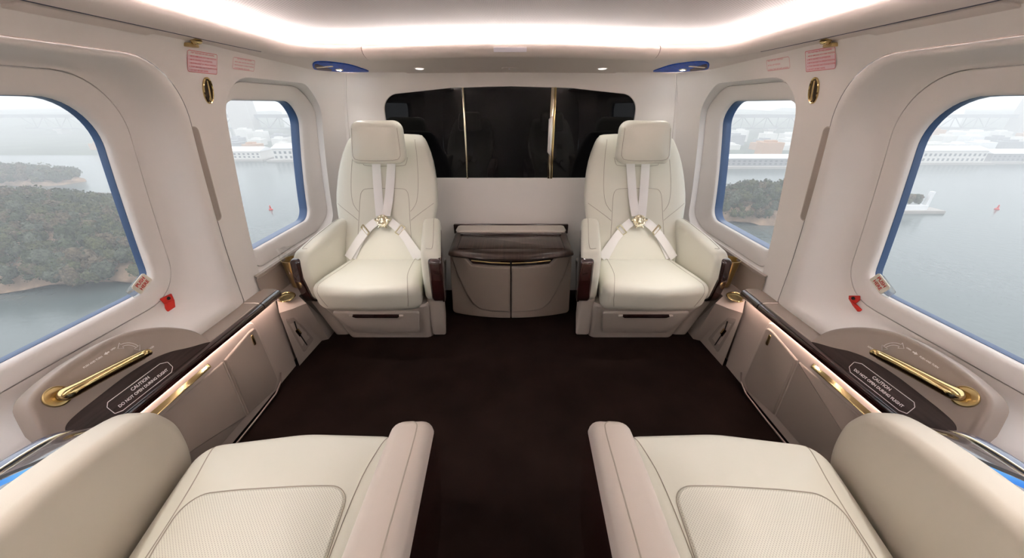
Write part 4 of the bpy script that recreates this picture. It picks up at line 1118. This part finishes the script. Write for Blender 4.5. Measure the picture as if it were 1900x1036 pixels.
def bx(x0, y0, z0, x1, y1, z1):
    return [(x0, y0, z0), (x1, y0, z0), (x1, y1, z0), (x0, y1, z0), (x0, y0, z1), (x1, y0, z1), (x1, y1, z1), (x0, y1, z1)], [[0, 3, 2, 1], [4, 5, 6, 7], [0, 1, 5, 4], [1, 2, 6, 5], [2, 3, 7, 6], [3, 0, 4, 7]]
def bridge(s):
    side_xf(s); nm = 'right' if s > 0 else 'left'
    b = thing('bridge', 'hazy grey steel bridge on the horizon beyond the %s windows' % nm, 'bridge', (800, 800, W0))
    m = M()
    m.add(bx(430, 794, -22, 1500, 812, -16), BRIDGE)
    m.build('deck', b, smooth=False)
    m = M(); m.add(bx(430, 795, -43, 1010, 800, -41), BRIDGE)
    for k in range(24):
        x = 430 + k*24.2
        m.add(tube([(x, 797, -42), (x, 797, -20)], .9, 4), BRIDGE); m.add(tube([(x, 797, -42) if k % 2 else (x, 797, -20), (x+24.2, 797, -20) if k % 2 else (x+24.2, 797, -42)], .9, 4), BRIDGE)
    m.build('truss', b, smooth=False)
    for x in (540, 740, 938):
        one('pier', merge(bx(x-5, 790, W0, x+5, 806, -44), bx(x-9, 789, -46, x+9, 807, -43)), STONE, b, smooth=False)
    px = 548 if s < 0 else 1062
    one('pylon', loft([[(px-w, 784-2, z), (px+w, 784-2, z), (px+w, 784+2*w*.5, z), (px-w, 784+2*w*.5, z)] for w, z in ((23, W0), (22, -20), (20, 28), (17, 30), (17, 34))], cap1=True), STONE, b, smooth=False)
    m = M()
    for k in range(16):
        x = 1080 + k*22; m.add(tube([(x, 800, -18), (x, 800, 40)], .8, 4), BRIDGE)
    m.add(tube([(1040+20*k, 800, 20 + 70*math.sin(PI*min(1, k/24)*.5)) for k in range(25)], 3, 6), BRIDGE)
    m.build('arch', b, smooth=False)
for s in (-1, 1): bridge(s)
set_xf()
def shed(x0, y0, x1, d, h, wall, label, roof=ROOF, grp='waterfront sheds'):
    t = thing('wharf_shed', label, 'building', ((x0+x1)/2, y0, W0+3), grp)
    one('wall', bx(x0, y0, W0+2.2, x1, y0+d, W0+h), wall, t, smooth=False)
    one('roof', loft([[(x, y0-1, W0+h), (x, y0+d/2, W0+h+d*.16), (x, y0+d+1, W0+h), (x, y0+d+1, W0+h-.4), (x, y0-1, W0+h-.4)] for x in (x0-1, x1+1)], cap0=True, cap1=True), roof, t, smooth=False)
    m = M(); n = max(3, int(abs(x1-x0)/5.5))
    for r in range(2):
        for i in range(n):
            a = lerp(x0, x1, (i+.25)/n); b = lerp(x0, x1, (i+.72)/n); z = W0 + 3.4 + r*(h-4)*.48
            m.add(([(a, y0-.15, z), (b, y0-.15, z), (b, y0-.15, z+(h-4)*.26), (a, y0-.15, z+(h-4)*.26)], [[0, 1, 2, 3]]), DARKW)
    m.build('window_rows', t, smooth=False)['kind'] = 'stuff'
    one('quay', bx(x0-6, y0-7, W0-.5, x1+6, y0+d+10, W0+2.2), STONE, t, smooth=False)
shed(-362, 452, -306, 26, 11, PALE, 'long pale wharf shed left of the small left window'); shed(-286, 446, -250, 26, 15, PALE, 'taller pale wharf shed at the right of the small left window')
shed(226, 396, 306, 20, 10, GREYB, 'long grey wharf shed beyond the islet in the small right window'); shed(438, 424, 545, 24, 15, PALE, 'long pale pier building in the large right window'); shed(560, 430, 640, 24, 11, GREYB, 'low grey pier building at the far right of the large right window')
rnd = random.Random(11)
def block(x, y, w, d, h, mt, grp, label):
    o = one('far_building', merge(bx(x-w/2, y, W0+1, x+w/2, y+d, W0+h), bx(x-w*.3, y+d*.2, W0+h, x+w*.2, y+d*.7, W0+h+2.5)), mt, smooth=False); tag(o, label, 'building', grp)
def town(x0, x1, n, grp, label):
    k = 0
    for row, (y, h0, h1) in enumerate(((545, 8, 14), (600, 10, 19), (660, 12, 25))):
        c = int(n/3); st = (x1-x0)/c
        for i in range(c):
            x = x0 + st*(i+.5) + rnd.uniform(-.12, .12)*st
            block(x, y + rnd.uniform(-6, 6), st*rnd.uniform(.45, .72), 18, rnd.uniform(h0, h1), rnd.choice([PALE, PALE, ROOF, GREYB, BRICK, PALE]), grp, label)
town(-620, -325, 27, 'hazy buildings beyond the left windows', 'small hazy blocky building on the far shore beyond the left windows')
town(300, 1010, 51, 'hazy buildings beyond the right windows', 'small hazy blocky building on the far shore beyond the right windows')
block(330, 470, 26, 14, 19, BRICK, 'orange blocks', 'orange block among pale buildings in the small right window')
# low shores behind
LAND = mat('far_land', (.10, .115, .085), .95, noise=(.02, .3))
for s in (-1, 1):
    side_xf(s); rows = []
    rr = random.Random(20+s)
    hs = [rr.uniform(.6, 1.0) for _ in range(40)]
    for k in range(40):
        x = 250 + k*40; h = 46*hs[k]
        rows.append([(x, 505, W0-.5), (x, 512, W0+2), (x, 740, W0+4), (x, 900, W0+h*.5), (x, 1050, W0+h), (x, 1400, W0+h*1.15), (x, 1700, W0)])
    o = one('far_shore', loft(rows, closed=False), LAND, sharp=0); tag(o, 'low hazy far shore beyond the %s windows' % ('right' if s > 0 else 'left'), 'shore', kind='structure')
set_xf()
# jetty with trees and a white column, buoys
j = thing('jetty', 'small stone jetty with a white column out on the water in the large right window', 'jetty', (256, 219, W0))
one('deck', bx(232, 216, W0-.5, 272, 225, W0+1.8), STONE, j, smooth=False); one('hut', bx(238, 218, W0+1.8, 262, 223, W0+4.6), ROOF, j, smooth=False); one('column', bx(261, 219, W0+1.8, 263, 221, W0+13), ROOF, j, smooth=False)
m = M(); rj = random.Random(8)
for k in range(12): blob(m, (rj.uniform(246, 259), rj.uniform(222, 225), W0+rj.uniform(6, 10)), rj.uniform(1.5, 2.6), rj, GREENS[k % 4])
o = m.build('tree_clump', j, sharp=0); o['kind'] = 'stuff'
for x, y, lb in ((-156, 225, 'tiny red buoy afloat in the small left window'), (317, 226, 'tiny red buoy afloat in the large right window')):
    tag(one('buoy', lathe([(0, -.4), (1.1, -.3), (1.2, .5), (.5, 1.0), (.35, 3.0), (0, 3.1)], (x, y, W0), (0, 0, 1), 12), BUOY), lb, 'buoy', 'red buoys')
# two pale shell roofs behind the bridge
for x, y, h, sg in ((-500, 860, 44, 1), (-455, 850, 30, 1), (870, 860, 30, -1), (990, 860, 46, -1)):
    rows = []
    for k in range(9):
        a = k/8; rows.append([(x + sg*(38*a), y-14*math.cos(t)*(1-a), W0+18 + h*(1-a*a)*math.sin(max(0, t)) ) for t in [PI*i/8 for i in range(9)]])
    tag(one('shell_roof', loft(rows, closed=False), ROOF), 'pale curved shell roof half hidden behind the hazy %s bridge' % side_tag(x), 'roof', 'pale shell roofs')
# haze over the water
HZ = bpy.data.materials.new('haze'); HZ.use_nodes = True; nt = HZ.node_tree; nt.nodes.remove(nt.nodes['Principled BSDF'])
vs = nt.nodes.new('ShaderNodeVolumeScatter'); vs.inputs['Color'].default_value = (.97, .97, .98, 1); vs.inputs['Density'].default_value = .00112; vs.inputs['Anisotropy'].default_value = 0
nt.links.new(vs.outputs[0], nt.nodes['Material Output'].inputs['Volume'])
for s in (-1, 1):
    side_xf(s); o = one('haze', bx(25, -700, W0-1, 2600, 2600, 140), HZ, smooth=False); tag(o, 'pale haze over the harbour beyond the %s windows' % ('right' if s > 0 else 'left'), 'haze', kind='stuff')
set_xf()
# ------------------------------------------------------------------ camera
cam = bpy.data.cameras.new('camera'); co = bpy.data.objects.new('camera', cam); COL.objects.link(co)
cam.sensor_width = 36; cam.lens = 653/1900*36; cam.shift_x = 2/1900; cam.clip_start = .02; cam.clip_end = 6000
co.location = (0, 0, 1.1); co.rotation_euler = (math.radians(90-26.3), 0, 0)
SC.camera = co
SC.view_settings.view_transform = 'Standard'; SC.view_settings.look = 'None'; SC.view_settings.gamma = 1; SC.view_settings.exposure = 1.35
w = bpy.data.worlds.new('World'); SC.world = w; w.use_nodes = True
bg = w.node_tree.nodes['Background']; bg.inputs[0].default_value = (.81, .838, .88, 1); bg.inputs[1].default_value = 1.0
SC.cycles.volume_bounces = 3; SC.cycles.max_bounces = 12
